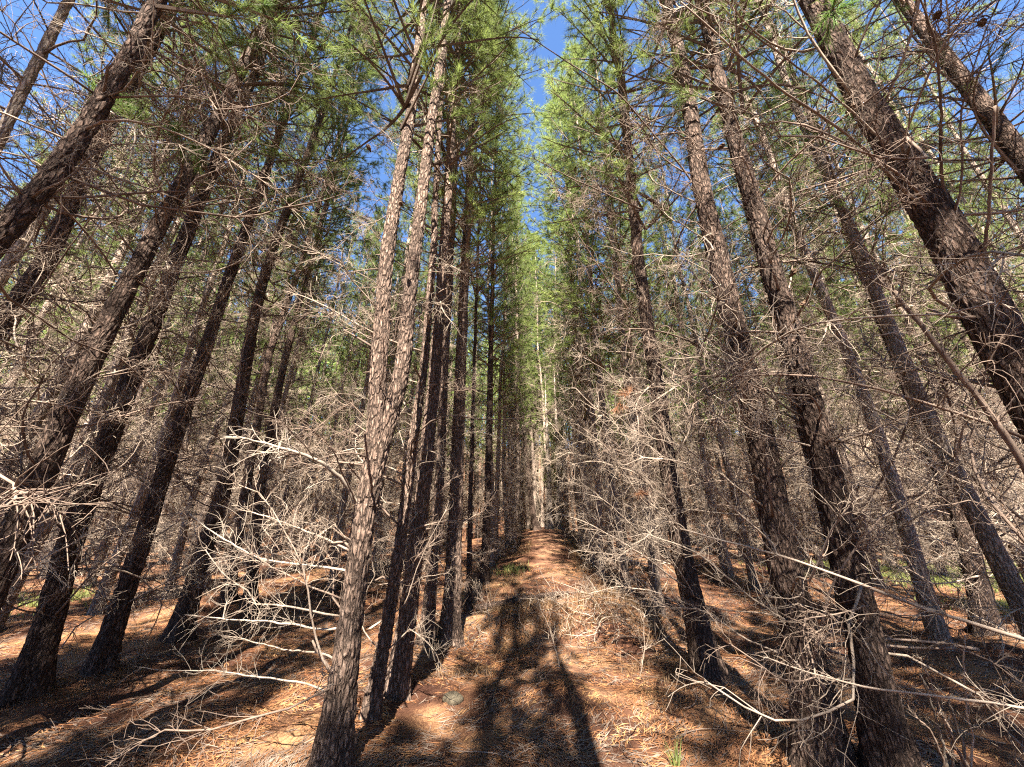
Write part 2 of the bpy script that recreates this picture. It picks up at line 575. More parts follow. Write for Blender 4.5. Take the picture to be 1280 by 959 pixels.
def crown_mesh(seed, z0, z1, rmax, k=20, ln=0.17, w=0.0105, step=0.42, far=False):
    """Whorls of limbs with side shoots, each shoot carrying needle tufts; sparse low down, full higher up."""
    r = np.random.default_rng(seed)
    mb = MB()
    P, D = [], []
    z = z0
    while z < z1 - 0.3:
        h = (z - z0) / (z1 - z0)
        R = rmax * (0.62 + 0.75 * h) if h < 0.4 else rmax * (0.92 * (1 - ((h - 0.4) / 0.62) ** 1.5) + 0.08)
        for _ in range(r.integers(3, 6)):
            az = r.uniform(0, 2 * math.pi)
            L = R * r.uniform(0.55, 1.2)
            el = r.uniform(0.1, 0.55) + 0.5 * h
            d = np.array([math.cos(az) * math.cos(el), math.sin(az) * math.cos(el), math.sin(el)])
            p = curve_path([0, 0, z], d, L, 8, r, [0, 0, r.uniform(-0.3, 0.35)], 0.4)
            mb.tube(p, np.linspace(0.020, 0.006, 8) * (1.15 - 0.6 * h), 3 if far else 4, False, 0)
            t, _, _ = frames(p)
            n_sh = int(r.integers(4, 8) * (0.55 + min(h * 2.2, 0.65)) * (0.6 if far else 1))
            for _q in range(n_sh):
                a = r.uniform(0.3, 1.0) ** 0.8
                i = min(int(a * 7), 6)
                s = perp(t[i], r)
                dd = unit(t[i] * 0.7 + s * 0.75 + np.array([0, 0, 0.25]))
                l2 = r.uniform(0.2, 0.55) * (1.2 - 0.5 * a) * min(1.0, R)
                e = p[i] + dd * l2
                if not far:
                    mb.tube(np.array([p[i], p[i] + dd * l2 * 0.5 + r.normal(0, 0.02, 3), e]), [0.005, 0.004, 0.003], 3, False, 0)
                for f in (0.65, 1.0):
                    if r.uniform() < 0.95:
                        P.append(p[i] + dd * l2 * f)
                        D.append(dd)
            P.append(p[-1])
            D.append(t[-1])
        z += step * r.uniform(0.7, 1.3)
    P, D = np.array(P), np.array(D)
    v, f = tufts(P, D, r, k, ln, w)
    mb.add(v, f, 1)
    return mb

# ------------------------------------------------------------------ trunks
def trunk_mesh(path, rad, n, seed, depth=0.009, flare=1.35, bark=BARK, fiss=22.0, step=None):
    """Tapered stem along the path with root flare, knots and real bark fissures."""
    path = np.asarray(path, float)
    seg = np.concatenate([[0], np.cumsum(np.linalg.norm(np.diff(path, axis=0), axis=1))])
    if step:
        fine_to = min(seg[-1], step[1])
        s = np.concatenate([np.arange(0, fine_to, step[0]), np.linspace(fine_to, seg[-1], max(8, int((seg[-1] - fine_to) / 0.35)))])
    else:
        s = seg
    # smooth resampling
    pts = np.stack([np.interp(s, seg, path[:, c]) for c in range(3)], 1)
    r = np.interp(s, seg, rad)
    t, u, w = frames(pts)
    u = np.tile(np.array([1.0, 0, 0]), (len(pts), 1))
    u -= t * (u * t).sum(1)[:, None]
    u /= np.linalg.norm(u, axis=1)[:, None]
    w = np.cross(t, u)
    a = np.arange(n) * 2 * math.pi / n
    A, S = np.meshgrid(a, s)
    R = np.repeat(r[:, None], n, 1)
    fl = np.exp(-S / 0.30)
    R = R * (1 + fl * (flare - 1) * (1 + 0.35 * np.sin(A * 4 + seed) + 0.25 * np.sin(A * 7 + seed * 2.3)))
    R = R * (1 + 0.035 * vnoise(np.cos(A) * 1.5 + seed, np.sin(A) * 1.5, S * 1.3, k=seed))
    ring = np.cos(A)[..., None] * u[:, None] + np.sin(A)[..., None] * w[:, None]
    if depth > 0:
        q = np.stack([np.cos(A) * R * fiss, np.sin(A) * R * fiss, S * fiss / 4.6], -1).reshape(-1, 3)
        q[:, 0] += 1.1 * vnoise(q[:, 0] * 0.7, q[:, 1] * 0.7, q[:, 2] * 0.9, k=seed + 4)
        q[:, 1] += 1.1 * vnoise(q[:, 0] * 0.7, q[:, 1] * 0.7, q[:, 2] * 0.7 + 9, k=seed + 5)
        f1, f2 = cellular(q, seed)
        plate = sstep(0.02, 0.30, f2 - f1).reshape(R.shape)
        hh = hash3(np.floor(q[:, 0]), np.floor(q[:, 1]), np.floor(q[:, 2]), 5).reshape(R.shape)
        fade = np.clip(1.15 - S / 11.0, 0.25, 1.0)
        R = R + depth * fade * (plate * (0.8 + 0.35 * hh) - 0.6)
    v = (pts[:, None] + R[..., None] * ring).reshape(-1, 3)
    k = len(pts)
    i = (np.arange(k - 1)[:, None] * n + np.arange(n)[None]).ravel()
    j = (np.arange(k - 1)[:, None] * n + (np.arange(n)[None] + 1) % n).ravel()
    f = np.concatenate([np.stack([i, j, j + n], 1), np.stack([i, j + n, i + n], 1)])
    return mesh_from('trunk', v, f, bark)

def taper(z, H, r0):
    return r0 * (0.90 * np.clip(1 - z / H, 0.03, 1) ** 0.75 + 0.10 * np.exp(-z / 0.9))

def branch_matrix(p, az, tilt, s, roll=0.0):
    m = np.eye(4)
    m[:3, :3] = rotz(az) @ roty(-tilt) @ np.array([[1, 0, 0], [0, math.cos(roll), -math.sin(roll)], [0, math.sin(roll), math.cos(roll)]]) * s
    m[:3, 3] = p
    return m

CROWNS = []
for i in range(5):
    mb = crown_mesh(500 + i, 5.0 + (i % 3) * 0.9, 22.0, 2.25)
    CROWNS.append(mb.mesh('crown', [LIVE_WOOD, NEEDLE], False))

CROWNS_NEAR = [crown_mesh(600 + i, 6.2 + i * 0.7, 22.0, 2.3, 38, 0.16, 0.0052).mesh('crown', [LIVE_WOOD, NEEDLE], False) for i in range(3)]
CROWN_SHADE = crown_mesh(560, 5.5, 21.0, 2.3, 24, 0.22, 0.024, 0.36).mesh('crown', [LIVE_WOOD, NEEDLE], False)  # thickened crown that blocks sun, for the added pines out of view

def all_branches(seed, zlo, zhi, r0, H, per=(3, 5), step=0.42, scale=1.0, thin=1.0):
    """Joined dead limbs of one whole stem, for trees too far off to tell the limbs apart."""
    r = np.random.default_rng(seed)
    mb = MB()
    z = zlo
    while z < zhi:
        for _ in range(r.integers(per[0], per[1] + 1) + (1 if z < 3.0 else 0)):
            v, f, m = branch_arr[r.integers(NB)]
            az = r.uniform(0, 2 * math.pi)
            s = scale * r.uniform(0.55, 1.15) * (0.8 if z < 1.2 else 1)
            rr = taper(z, H, r0) * 0.7
            M = branch_matrix([math.cos(az) * rr, math.sin(az) * rr, z + r.uniform(-0.08, 0.08)], az, r.uniform(-0.25, 0.45), s, r.uniform(-0.5, 0.5))
            mb.add(v @ M[:3, :3].T + M[:3, 3], f)
        z += step * r.uniform(0.7, 1.35)
    return mb

NV = 3
BR_FAR = [all_branches(700 + i, 0.4, 9.0, 0.10, 22, (2, 3), 0.55, 1.35).mesh('dead_branches', [TWIG]) for i in range(NV)]
TR_FAR = []
for i in range(NV):
    z = np.concatenate([np.arange(0, 12, 0.12), np.linspace(12, 22, 14)])
    sw = np.random.default_rng(40 + i)
    ph = sw.uniform(0, 6.28, 4)
    px = np.stack([0.07 * np.sin(z / 3.1 + ph[0]) + 0.035 * np.sin(z / 1.2 + ph[1]), 0.07 * np.sin(z / 2.7 + ph[2]) + 0.03 * np.sin(z / 1.1 + ph[3]), z - 0.12], 1)
    px[:, 0] -= px[0, 0]
    px[:, 1] -= px[0, 1]
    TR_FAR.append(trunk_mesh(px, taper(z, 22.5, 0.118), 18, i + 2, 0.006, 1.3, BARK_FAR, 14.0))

CAT = 'tree'
def tree_root(x, y, label, group, z=None, name='pine_tree'):
    o = bpy.data.objects.new(name, None)
    COL.objects.link(o)
    o.location = (x, y, float(ground_h(x, y, False)) if z is None else z)
    o.empty_display_size = 0.3
    o['label'] = label
    o['category'] = CAT
    if group:
        o['group'] = group
    return o

def in_corridor(p):
    c = trail_x(p[1])
    return p[1] > 1.0 and c - 0.95 < p[0] < c + 0.38 and p[2] - ground_h(p[0], p[1], False) < 9

def near_camera(p, q):
    for a in (0.3, 0.6, 0.8, 1.0):
        c = p + (q - p) * a
        if np.linalg.norm(c - CAM) < 1.35:
            return True
    return False

HEROES = []
STEM_OF = {}
def hero(label, pts, w0, dist=None, H=22.0, zb=(0.7, 9.5), per=(3, 5), step=0.44, bs=1.15, res=None, crown=0, group='pines near the trail', bias=None, z_mid=None, dark=0.35, forks=None, stubs=0.3, name='pine_tree', bark=None, wide=1.0):
    """A pine given by where its stem passes in the photo: the first point on the ground, or with dist the metres to an out-of-view base."""
    r = np.random.default_rng(int(abs(pts[0][0] * 7 + pts[0][1] * 13)) + 1)
    if dist is None:
        P0 = on_ground(*pts[0])
    else:
        d0 = ray(*pts[0])
        P0 = CAM + d0 * (dist / math.hypot(d0[0], d0[1]))
    nrm = unit([P0[0], P0[1], 0])
    D = P0[0] * nrm[0] + P0[1] * nrm[1]

    def plane(u, v):
        d = ray(u, v)
        s = D / (d[0] * nrm[0] + d[1] * nrm[1])
        return CAM + d * s
    raw = [plane(u, v) for u, v in pts]
    if dist is not None:                       # follow the stem down to the ground
        a, b = raw[0], raw[1]
        sl = (b - a) / max(b[2] - a[2], 0.1)
        base = a - sl * (a[2] - 0.0) * 0.85
        base[2] = float(ground_h(base[0], base[1], False))
        raw = [base] + raw
    raw = np.array(raw)
    z0 = raw[0][2]
    top = raw[-1]
    zs = raw[:, 2] - z0
    last = unit(raw[-1] - raw[-2])
    ext = [top]
    zz = top.copy()
    d = last
    while zz[2] - z0 < H:
        d = unit(d * 0.72 + np.array([0, 0, 1]) * 0.28)
        zz = zz + d * 0.8
        ext.append(zz.copy())
    full = np.concatenate([raw, np.array(ext[1:])]) if len(ext) > 1 else raw
    # smooth the corner points
    s = np.concatenate([[0], np.cumsum(np.linalg.norm(np.diff(full, axis=0), axis=1))])
    ss = np.linspace(0, s[-1], int(s[-1] / 0.12))
    sm = np.stack([np.interp(ss, s, full[:, c]) for c in range(3)], 1)
    kern = np.hanning(13)
    kern /= kern.sum()
    pad = np.concatenate([np.repeat(sm[:1], 6, 0), sm, np.repeat(sm[-1:], 6, 0)])
    sm2 = np.stack([np.convolve(pad[:, c], kern, 'valid') for c in range(3)], 1)
    sm2[0] = sm[0]
    root = tree_root(raw[0][0], raw[0][1], label, group, z0, name)
    loc = sm2 - np.array(root.location)
    loc[:, 0] += 0.012 * vnoise(loc[:, 2] * 1.7 + r.uniform(0, 50), loc[:, 2] * 0, k=2)
    loc[0, 2] -= 0.12
    zl = loc[:, 2].clip(0)
    # radius from the pixel width at the first listed point
    pw = plane(*pts[0])
    dep = float((pw - CAM) @ FW)
    rz = 0.5 * 0.64 * w0 / FPX * dep
    zref = max(pw[2] - z0, 0.0)
    r0 = rz / float(taper(np.array(zref), H + 0.5, 1.0))
    rad = taper(zl, H + 0.5, r0)
    dd = math.hypot(raw[0][0], raw[0][1])
    if res is None:
        res = (76, 0.024, 6.5, 0.014, 27.0) if dd < 5.0 else ((56, 0.033, 8.5, 0.012, 24.0) if dd < 9.5 else (28, 0.07, 10.0, 0.008, 16.0))
    me = trunk_mesh(loc, rad, res[0], int(r.integers(1, 90)), res[3], 1.75, bark or BARK, res[4], (res[1], res[2]))
    obj('trunk', me, root)
    if forks:
        for fp, fw in forks:
            q = np.array([plane(u, v) for u, v in fp])
            e = [q[-1]]
            dv = unit(q[-1] - q[-2])
            while e[-1][2] - z0 < H - 1.5:
                dv = unit(dv * 0.72 + np.array([0, 0, 1]) * 0.28)
                e.append(e[-1] + dv * 0.8)
            q = np.concatenate([q, np.array(e[1:])])
            s = np.concatenate([[0], np.cumsum(np.linalg.norm(np.diff(q, axis=0), axis=1))])
            ss = np.linspace(0, s[-1], int(s[-1] / 0.12))
            sm = np.stack([np.interp(ss, s, q[:, c]) for c in range(3)], 1)
            pad = np.concatenate([np.repeat(sm[:1], 6, 0), sm, np.repeat(sm[-1:], 6, 0)])
            sm = np.stack([np.convolve(pad[:, c], kern, 'valid') for c in range(3)], 1)
            lf = sm - np.array(root.location)
            rf = 0.5 * fw / FPX * float((q[0] - CAM) @ FW)
            obj('trunk_fork', trunk_mesh(lf, taper(np.linspace(0, 0.9, len(lf)), 1.0, rf), res[0], 17, res[3], 1.0, bark or BARK, res[4], (res[1], res[2])), root)
    # dead limbs in whorls, each its own part
    z = zb[0]
    while z < zb[1]:
        i = int(np.argmin(np.abs(zl - z)))
        c = loc[i]
        for _ in range(r.integers(per[0], per[1] + 1) + (1 if z < 4.5 else 0)):
            az = r.uniform(0, 2 * math.pi)
            if bias is not None and r.uniform() < bias[1]:
                az = bias[0] + r.normal(0, 0.6)
            k = int(r.integers(NB))
            sc = bs * r.uniform(0.45, 1.1)
            tilt = r.uniform(-0.2, 0.5)
            p = c + np.array([math.cos(az), math.sin(az), 0]) * rad[i] * 0.8
            p = p + np.array([0, 0, r.uniform(-0.1, 0.1)])
            wp = p + np.array(root.location)
            tipw = wp + np.array([math.cos(az) * math.cos(tilt), math.sin(az) * math.cos(tilt), math.sin(tilt)]) * branch_len[k] * sc
            mesh = branch_me_dark[k] if r.uniform() < dark else branch_me[k]
            if in_corridor(tipw) or near_camera(wp, tipw) or r.uniform() < stubs * 0.35:
                mesh = stub_me[int(r.integers(5))]
                sc = r.uniform(0.6, 1.2)
            b = obj('branch', mesh, root)
            b.matrix_local = Matrix(branch_matrix(p, az, tilt, sc, r.uniform(-0.5, 0.5)).tolist())
        z += step * r.uniform(0.7, 1.35)
    # crown on the top of the stem
    i = int(np.argmin(np.abs(zl - 12.0)))
    cr = obj('crown', CROWNS_NEAR[crown % 3] if dd < 14 else CROWNS[crown % len(CROWNS)], root)
    k = H / 22.0
    cr.matrix_local = Matrix(np.block([[rotz(r.uniform(0, 6.28)) @ np.diag([k * wide, k * wide, k]), np.array([[loc[i][0]], [loc[i][1]], [0]])], [np.zeros((1, 3)), np.ones((1, 1))]]).tolist())
    HEROES.append((raw[0][0], raw[0][1]))
    STEM_OF[root.name] = loc + np.array(root.location)
    return root

R = {}
# ---- left of the trail, second row and beyond
R['H4'] = hero('thick dark pine with fissured bark, lowest base at the left edge of the litter', [(34, 868), (100, 640), (163, 475), (215, 340), (280, 176), (322, 85), (352, 0)], 49, crown=0, stubs=0.9)
R['H3'] = hero('dark leaning trunk cut off by the left edge, in front of the twig mass', [(5, 700), (95, 490), (165, 345), (236, 215), (276, 140), (345, 0)], 46, dist=5.4, crown=1, stubs=0.9)
R['H5'] = hero('slim dark pine with pale rubbed patch near its base, third stem from the left edge', [(124, 838), (190, 636), (243, 475), (297, 316), (340, 195), (383, 74), (403, 7)], 38, crown=2, stubs=0.7)
R['H6'] = hero('pine with sunlit left side and dark right side, standing behind the pale twig spray', [(222, 800), (250, 706), (284, 600), (319, 387), (339, 318), (396, 161), (430, 60)], 36, crown=3, stubs=0.6)
R['H7'] = hero('thin dark pine right behind the half sunlit one on the left', [(284, 752), (302, 640), (336, 444), (381, 316), (413, 208), (440, 110)], 22, crown=4)
R['H8'] = hero('thin dark pine with crooked stem, last before the gap to the double-stemmed pine', [(312, 762), (324, 622), (353, 461), (392, 314), (425, 190)], 22, crown=5)
R['H1'] = hero('heavy dark trunk leaning across the upper left corner with green shoots', [(2, 292), (60, 228), (100, 175), (148, 92), (198, 0)], 37, dist=4.0, crown=3, stubs=0.5, zb=(1.0, 8.0))
R['H2'] = hero('weathered trunk just behind the heavy leaning one in the upper left corner', [(2, 404), (62, 322), (110, 205), (150, 130), (200, 40)], 30, dist=6.3, crown=5)
R['H0'] = hero('slender pale bare stem slanting through the top left corner', [(2, 168), (40, 92), (84, 2)], 17, dist=5.2, crown=4, stubs=0.5, zb=(2.0, 8.0), per=(1, 3), bark=BARK_PALE)
# ---- the left trail edge
R['C1'] = hero('near double-stemmed pine with sun-dappled bark tone beside the trail', [(413, 962), (428, 860), (443, 740), (458, 640), (470, 540), (474, 450), (484, 320), (500, 215), (511, 165), (524, 50), (530, 0)], 54, crown=0, stubs=0.6, zb=(0.5, 9), per=(2, 3), bias=(math.pi, 0.55), bs=0.85, bark=BARK_MID,
              forks=[([(459, 650), (466, 590), (480, 540), (496, 500), (505, 455), (512, 360), (521, 302), (537, 168), (551, 77), (560, 0)], 23)])
R['C3'] = hero('slender dark pine directly behind the double-stemmed pine', [(463, 900), (487, 775), (508, 620), (531, 454), (541, 320), (549, 160)], 28, crown=1, stubs=0.8, per=(1, 3), zb=(0.6, 9), bark=BARK_MID)
R['C4'] = hero('dark pine with lit left edge, wide base in the hollow beside the trail', [(494, 868), (512, 760), (530, 600), (545, 454), (556, 300), (566, 140)], 40, crown=2, stubs=0.8, per=(1, 3), bs=0.8, bark=BARK_MID)
R['C5'] = hero('straight dark pine between its neighbours in the left trail row', [(532, 805), (548, 640), (557, 440), (566, 280), (574, 120)], 25, crown=3, stubs=0.8, per=(1, 3), bs=0.8, bark=BARK_MID)
R['C6'] = hero('stout dark pine with a bright strip of sun down its left edge', [(562, 800), (570, 640), (577, 430), (582, 316), (589, 180)], 36, crown=4, stubs=0.8, per=(1, 3), bs=0.8, wide=1.2, bark=BARK_MID)
R['C7'] = hero('very thin straight stem at the outer edge of the left trail row', [(586, 762), (588, 620), (593, 454), (598, 300)], 11, crown=5, stubs=0.8, per=(1, 2), bs=0.6, wide=1.2)
R['C8'] = hero('dark slim pine standing alone at the left edge of the sunny trail', [(605, 728), (609, 640), (612, 500), (616, 330)], 17, crown=0, stubs=0.7, bs=0.8, wide=1.25)
# ---- right of the trail
R['R1'] = hero('dark pine with sunlit foot, tucked behind the tangle of dead twigs', [(885, 842), (864, 745), (843, 640), (824, 505), (811, 420), (798, 320), (783, 168), (773, 84)], 46, crown=1, wide=1.2, stubs=0.2, bias=(math.pi, 0.5), per=(3, 5), step=0.42)
R['R2'] = hero('big dark pine with a sun patch on its foot, left one of the crossing pair', [(1030, 952), (1000, 800), (972, 660), (945, 521), (897, 320), (875, 220), (855, 90), (832, 0)], 74, crown=2, stubs=0.4, bias=(math.pi, 0.4), per=(2, 4), zb=(0.6, 9.5))
R['R3'] = hero('big dark pine with deeply furrowed bark rising from the lower right edge', [(1118, 972), (1082, 800), (1048, 640), (1007, 488), (960, 320), (908, 134), (884, 34)], 68, crown=3, stubs=0.5, per=(2, 3))
R['R4'] = hero('pine standing behind the grassy patch on the right', [(1236, 790), (1200, 640), (1172, 580), (1124, 454), (1072, 320), (1021, 168), (990, 90)], 35, crown=4, stubs=0.3)
R['R5'] = hero('massive rough trunk leaning in from the right edge', [(1262, 440), (1196, 318), (1150, 235), (1082, 134), (1029, 27)], 72, dist=3.9, crown=5, stubs=0.5, zb=(1.2, 8.5), per=(2, 4))
R['R6'] = hero('smoother pale trunk crossing the upper right corner', [(1278, 200), (1238, 144), (1186, 77), (1128, 0)], 30, dist=8.2, crown=0, stubs=0.3)
R['R7'] = hero('grey sunlit pine half hidden behind the furrowed pair on the right', [(1058, 770), (1030, 640), (998, 520), (966, 392), (930, 250)], 22, crown=1)
R['R8'] = hero('pale lit slim trunk in the grove behind the grassy patch', [(1160, 690), (1128, 600), (1090, 500), (1052, 400)], 15, crown=2)
R['R9'] = hero('dark slim pine at the far edge of the grass with tilted stem', [(1118, 688), (1085, 580), (1052, 470), (1020, 380)], 15, crown=3)
R['R10'] = hero('second thin dark pine in the right trail row, twigs hiding its foot', [(822, 722), (808, 600), (790, 450), (774, 330), (760, 210)], 22, crown=4, wide=1.3, bias=(math.pi, 0.45), per=(3, 5), step=0.42, stubs=0.2)
# ---- up the trail
R['T1'] = hero('dark tilted stem where the trail reaches the crest', [(667, 650), (660, 590), (652, 522), (648, 440)], 12, dist=26, crown=2, stubs=0.5)
R['T2'] = hero('left one of two bright sunlit trunks at the end of the trail', [(687, 650), (686, 600), (684, 545)], 13, H=10.5, dist=26.5, crown=3, stubs=1.5, per=(1, 2), bs=0.5, bark=BARK_PALE)  # pale bark colour stands in for sunlight on this trunk
R['T3'] = hero('right one of two bright sunlit trunks at the end of the trail', [(699, 650), (698, 600), (696, 545)], 12, H=11.5, dist=27.5, crown=4, stubs=1.5, per=(1, 2), bs=0.5, bark=BARK_PALE)  # sunlit look comes from the pale bark colour here too

# ------------------------------------------------------------------ the plantation rows behind
def copy_tree(v, x, y, s, label, group, cw=0.7):
    root = tree_root(x, y, label, group)
    root.rotation_euler = (random.gauss(0, 0.012), random.gauss(0, 0.012), random.uniform(0, 6.28))
    root.scale = (s, s, s)
    obj('trunk', TR_FAR[v % NV], root)
    b = obj('dead_branches', BR_FAR[(v * 3 + 1) % NV], root, kind='stuff')
    b.rotation_euler = (0, 0, random.uniform(0, 6.28))
    c = obj('crown', CROWNS[v % len(CROWNS)], root)
    c.rotation_euler = (0, 0, random.uniform(0, 6.28))
    k = cw * random.uniform(0.85, 1.15)
    c.scale = (k, k, 1)
    return root

SHORT = {'H4': 'thick left-edge pine', 'H5': 'slim patched pine', 'H6': 'half sunlit pine', 'H7': 'thin dark pine', 'H8': 'crooked thin pine', 'C1': 'double-stemmed pine',
         'C8': 'lone trail-edge pine', 'R1': 'sunlit-foot pine', 'R10': 'thin twig-hidden pine', 'R2': 'sun-patch pine', 'R3': 'furrowed pine', 'R4': 'grass-patch pine', 'R7': 'grey sunlit pine'}
HAZ = sorted((math.atan2(R[k].location.x, R[k].location.y), SHORT[k]) for k in SHORT)
ORD = 'first second third fourth fifth sixth seventh eighth ninth tenth eleventh twelfth thirteenth fourteenth fifteenth sixteenth seventeenth eighteenth nineteenth twentieth twenty-first twenty-second twenty-third'.split()
named = {}
rows = [-1.35 - 4.05 * k for k in range(13)] + [2.5 + 4.05 * k for k in range(13)]
far_spots = []
far_extra = []
n_ind = 0
for (x, y) in [(0.6, 30.5), (1.7, 31.6), (2.8, 30.6), (3.9, 31.5), (1.8, 34.0), (3.2, 35.5), (0.4, 35.0), (4.8, 36.0), (2.6, 38.0), (2.45, 32.8), (3.0, 35.0)]:
    far_extra.append((x, y))
hp = np.array(HEROES)
for ri, x0 in enumerate(rows):
    y = -3.0 + random.uniform(0, 2)
    while y < 95:
        y += random.uniform(0.95, 1.7) if y < 26 and abs(x0) > 3 else random.uniform(1.3, 2.2)
        x = x0 + 0.075 * (y - 4) + random.gauss(0, 0.3)
        d = math.hypot(x, y)
        az = math.atan2(x, y)
        if np.min(np.hypot(hp[:, 0] - x, hp[:, 1] - y)) < 1.5:
            continue
        if abs(az) > math.radians(60) or d < 7.5 or y < 3:
            continue
        if abs(x - trail_x(y)) < 1.25 and y < 30:
            continue
        if abs(x0) < 3 and y < (13 if x0 < 0 else 7.6):
            continue
        if d < 37:
            side = 'left of the trail' if x < trail_x(y) else 'right of the trail'
            cw = 0.7
            if abs(x0) < 3:
                grp, key, cw = f'pines lining the upper trail, {"left" if x0 < 0 else "right"} side', ('row', x0 < 0), ((1.05 if x0 < 0 else 1.15) if y < 17 else random.uniform(0.45, 0.7))
            elif d < 26:
                g = sum(a < az for a, _ in HAZ)
                near = 'close' if d < 15 else 'middle'
                grp, key = f'{near} grove pines {side}', (near, g)
            else:
                grp, key = f'far grove pines {side}', None
            t_ = copy_tree(random.randrange(30), x, y, random.uniform(0.88, 1.12), f'far thin pine at the back of the grove {side}', grp, cw)
            if abs(x0) < 3:
                [c for c in t_.children if c.name.startswith('dead')][0].scale = ((0.5, 0.5, 1) if x0 < 0 else ((0.65, 0.65, 1) if y > 16 else (0.85, 0.85, 1)))
            if key:
                named.setdefault(key, []).append((y if key[0] == 'row' else az, t_))
            n_ind += 1
        elif d < 62 and abs(az) < math.radians(57):
            far_spots.append((x, y))
for key, lst in named.items():
    lst.sort(key=lambda q: q[0])
    for n_, (_, t_) in enumerate(lst):
        if key[0] == 'row':
            t_['label'] = f'{ORD[n_]} slim straight pine from the front along the upper trail, {"left" if key[1] else "right"} side'
            continue
        k_ = 'near grove' if key[0] == 'close' else 'middle distance'
        which = f'{ORD[n_]} from left, ' if len(lst) > 1 else ''
        g = key[1]
        if g == 0:
            t_['label'] = f'{k_} pine, {which}left of the {HAZ[0][1]}'
        elif g == len(HAZ):
            t_['label'] = f'{k_} pine, {which}right of the {HAZ[-1][1]}'
        else:
            t_['label'] = f'{k_} pine, {which}between {HAZ[g - 1][1]} and {HAZ[g][1]}'
for (x, y) in far_extra:
    t_ = copy_tree(random.randrange(30), x, y, random.uniform(1.25, 1.4), 'sunlit pine closing off the end of the trail', 'pines closing off the end of the trail', 1.15)
    [c for c in t_.children if c.name.startswith('dead')][0].scale = (0.4, 0.4, 1)
print('individual pines', n_ind, 'far', len(far_spots))

# pines added out of view behind the camera, placed and thickened to shade the foreground
for (x, y, s, v, cw) in [(-0.45, -3.6, 1.0, 2, 0.45), (-0.35, -7.4, 1.0, 0, 0.55), (-3.5, -5.4, 1.0, 4, 0.42), (-3.3, -11, 1.0, 1, 0.5), (-6.0, -2.6, 1.0, 1, 1.0), (-5.9, -5.5, 1.0, 3, 1.0), (-6.1, -9.0, 1.0, 2, 1.0), (1.9, -11.5, 1.0, 2, 0.6),   (-1.9, -12.5, 1.0, 3, 0.7), (4.6, -2.6, 0.7, 5, 0.8), (-10.2, -2.0, 1.0, 4, 0.9), (-10.3, -5.0, 1.05, 0, 0.9), (-14.4, -2.0, 1.0, 1, 0.9),
                     (3.6, -6.5, 0.95, 1, 0.7), (3.4, -10.0, 1.0, 3, 0.7), (6.0, -0.5, 1.0, 3, 0.8), (6.1, -4.0, 1.0, 0, 0.8), (6.0, -7.5, 1.0, 5, 0.8), (10.2, -3.0, 1.0, 2, 0.8), (10.3, -6.5, 1.0, 4, 0.8)]:
    t_ = copy_tree(v, x, y, s, 'pine added behind the camera to shade the foreground', 'shade pines added behind the camera', cw)
    [c for c in t_.children if c.name.startswith('crown')][0].data = CROWN_SHADE
snag = tree_root(0.42, -1.6, 'bare dead stem behind the camera whose shadow runs up the trail', None, name='dead_pine')
zz = np.linspace(-0.1, 12.0, 60)
obj('trunk', trunk_mesh(np.stack([0.05 * np.sin(zz / 2.0), 0 * zz, zz], 1), 0.17 * np.clip(1 - zz / 14, 0.1, 1), 20, 3, 0.006, 1.3, BARK_FAR, 14.0), snag)

# far wood that reads as one mass
def far_forest():
    r = np.random.default_rng(77)
    mb = MB()
    for i, (x, y) in enumerate(far_spots):
        g = float(ground_h(x, y, False))
        H = r.uniform(19, 24)
        z = np.array([-0.2, 3, 7, 11, 16, H])
        p = np.stack([x + r.normal(0, 0.06, 6), y + r.normal(0, 0.06, 6), g + z], 1)
        mb.tube(p, 0.16 * np.clip(1 - z / (H + 0.5), 0.04, 1) ** 0.75, 7, False, 0)
        n = 220
        a, zz, q = r.uniform(0, 6.28, n), r.uniform(0.6, 10, n), r.uniform(0.1, 0.4, n)
        st = np.stack([x + 0 * a, y + 0 * a, g + zz], 1)
        L = r.uniform(0.6, 1.7, n)[:, None]
        en = st + np.stack([np.cos(a), np.sin(a), q], 1) * L
        side = np.cross(en - st, r.normal(0, 1, (n, 3)))
        side /= np.linalg.norm(side, axis=1)[:, None]
        v = np.stack([st - side * 0.026, st + side * 0.026, en], 1).reshape(-1, 3)
        mb.add(v, np.arange(3 * n).reshape(-1, 3), 1)
        n = 620
        hh = r.uniform(0, 1, n) ** 0.8
        Rr = 1.9 * np.where(hh < 0.35, 0.5 + hh * 1.4, 1.05 * (1 - ((hh - 0.35) / 0.68) ** 1.5)) * r.uniform(0.3, 1.1, n)
        a = r.uniform(0, 6.28, n)
        P = np.stack([x + np.cos(a) * Rr, y + np.sin(a) * Rr, g + 8.5 + hh * (H - 8.7)], 1)
        d = np.stack([np.cos(a) * 0.6, np.sin(a) * 0.6, np.full(n, 0.5)], 1) + r.normal(0, 0.5, (n, 3))
        d /= np.linalg.norm(d, axis=1)[:, None]
        s = np.cross(d, r.normal(0, 1, (n, 3)))
        s /= np.linalg.norm(s, axis=1)[:, None]
        v = np.stack([P - s * 0.075, P + s * 0.075, P + d * r.uniform(0.3, 0.6, n)[:, None]], 1).reshape(-1, 3)
        mb.add(v, np.arange(3 * n).reshape(-1, 3), 2)
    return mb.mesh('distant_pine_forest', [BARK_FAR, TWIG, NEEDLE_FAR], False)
obj('distant_pine_forest', far_forest(), kind='stuff', label='far off pine forest closing the view between the trunks', category='forest')

STEM = {k: STEM_OF[o.name] for k, o in R.items()}
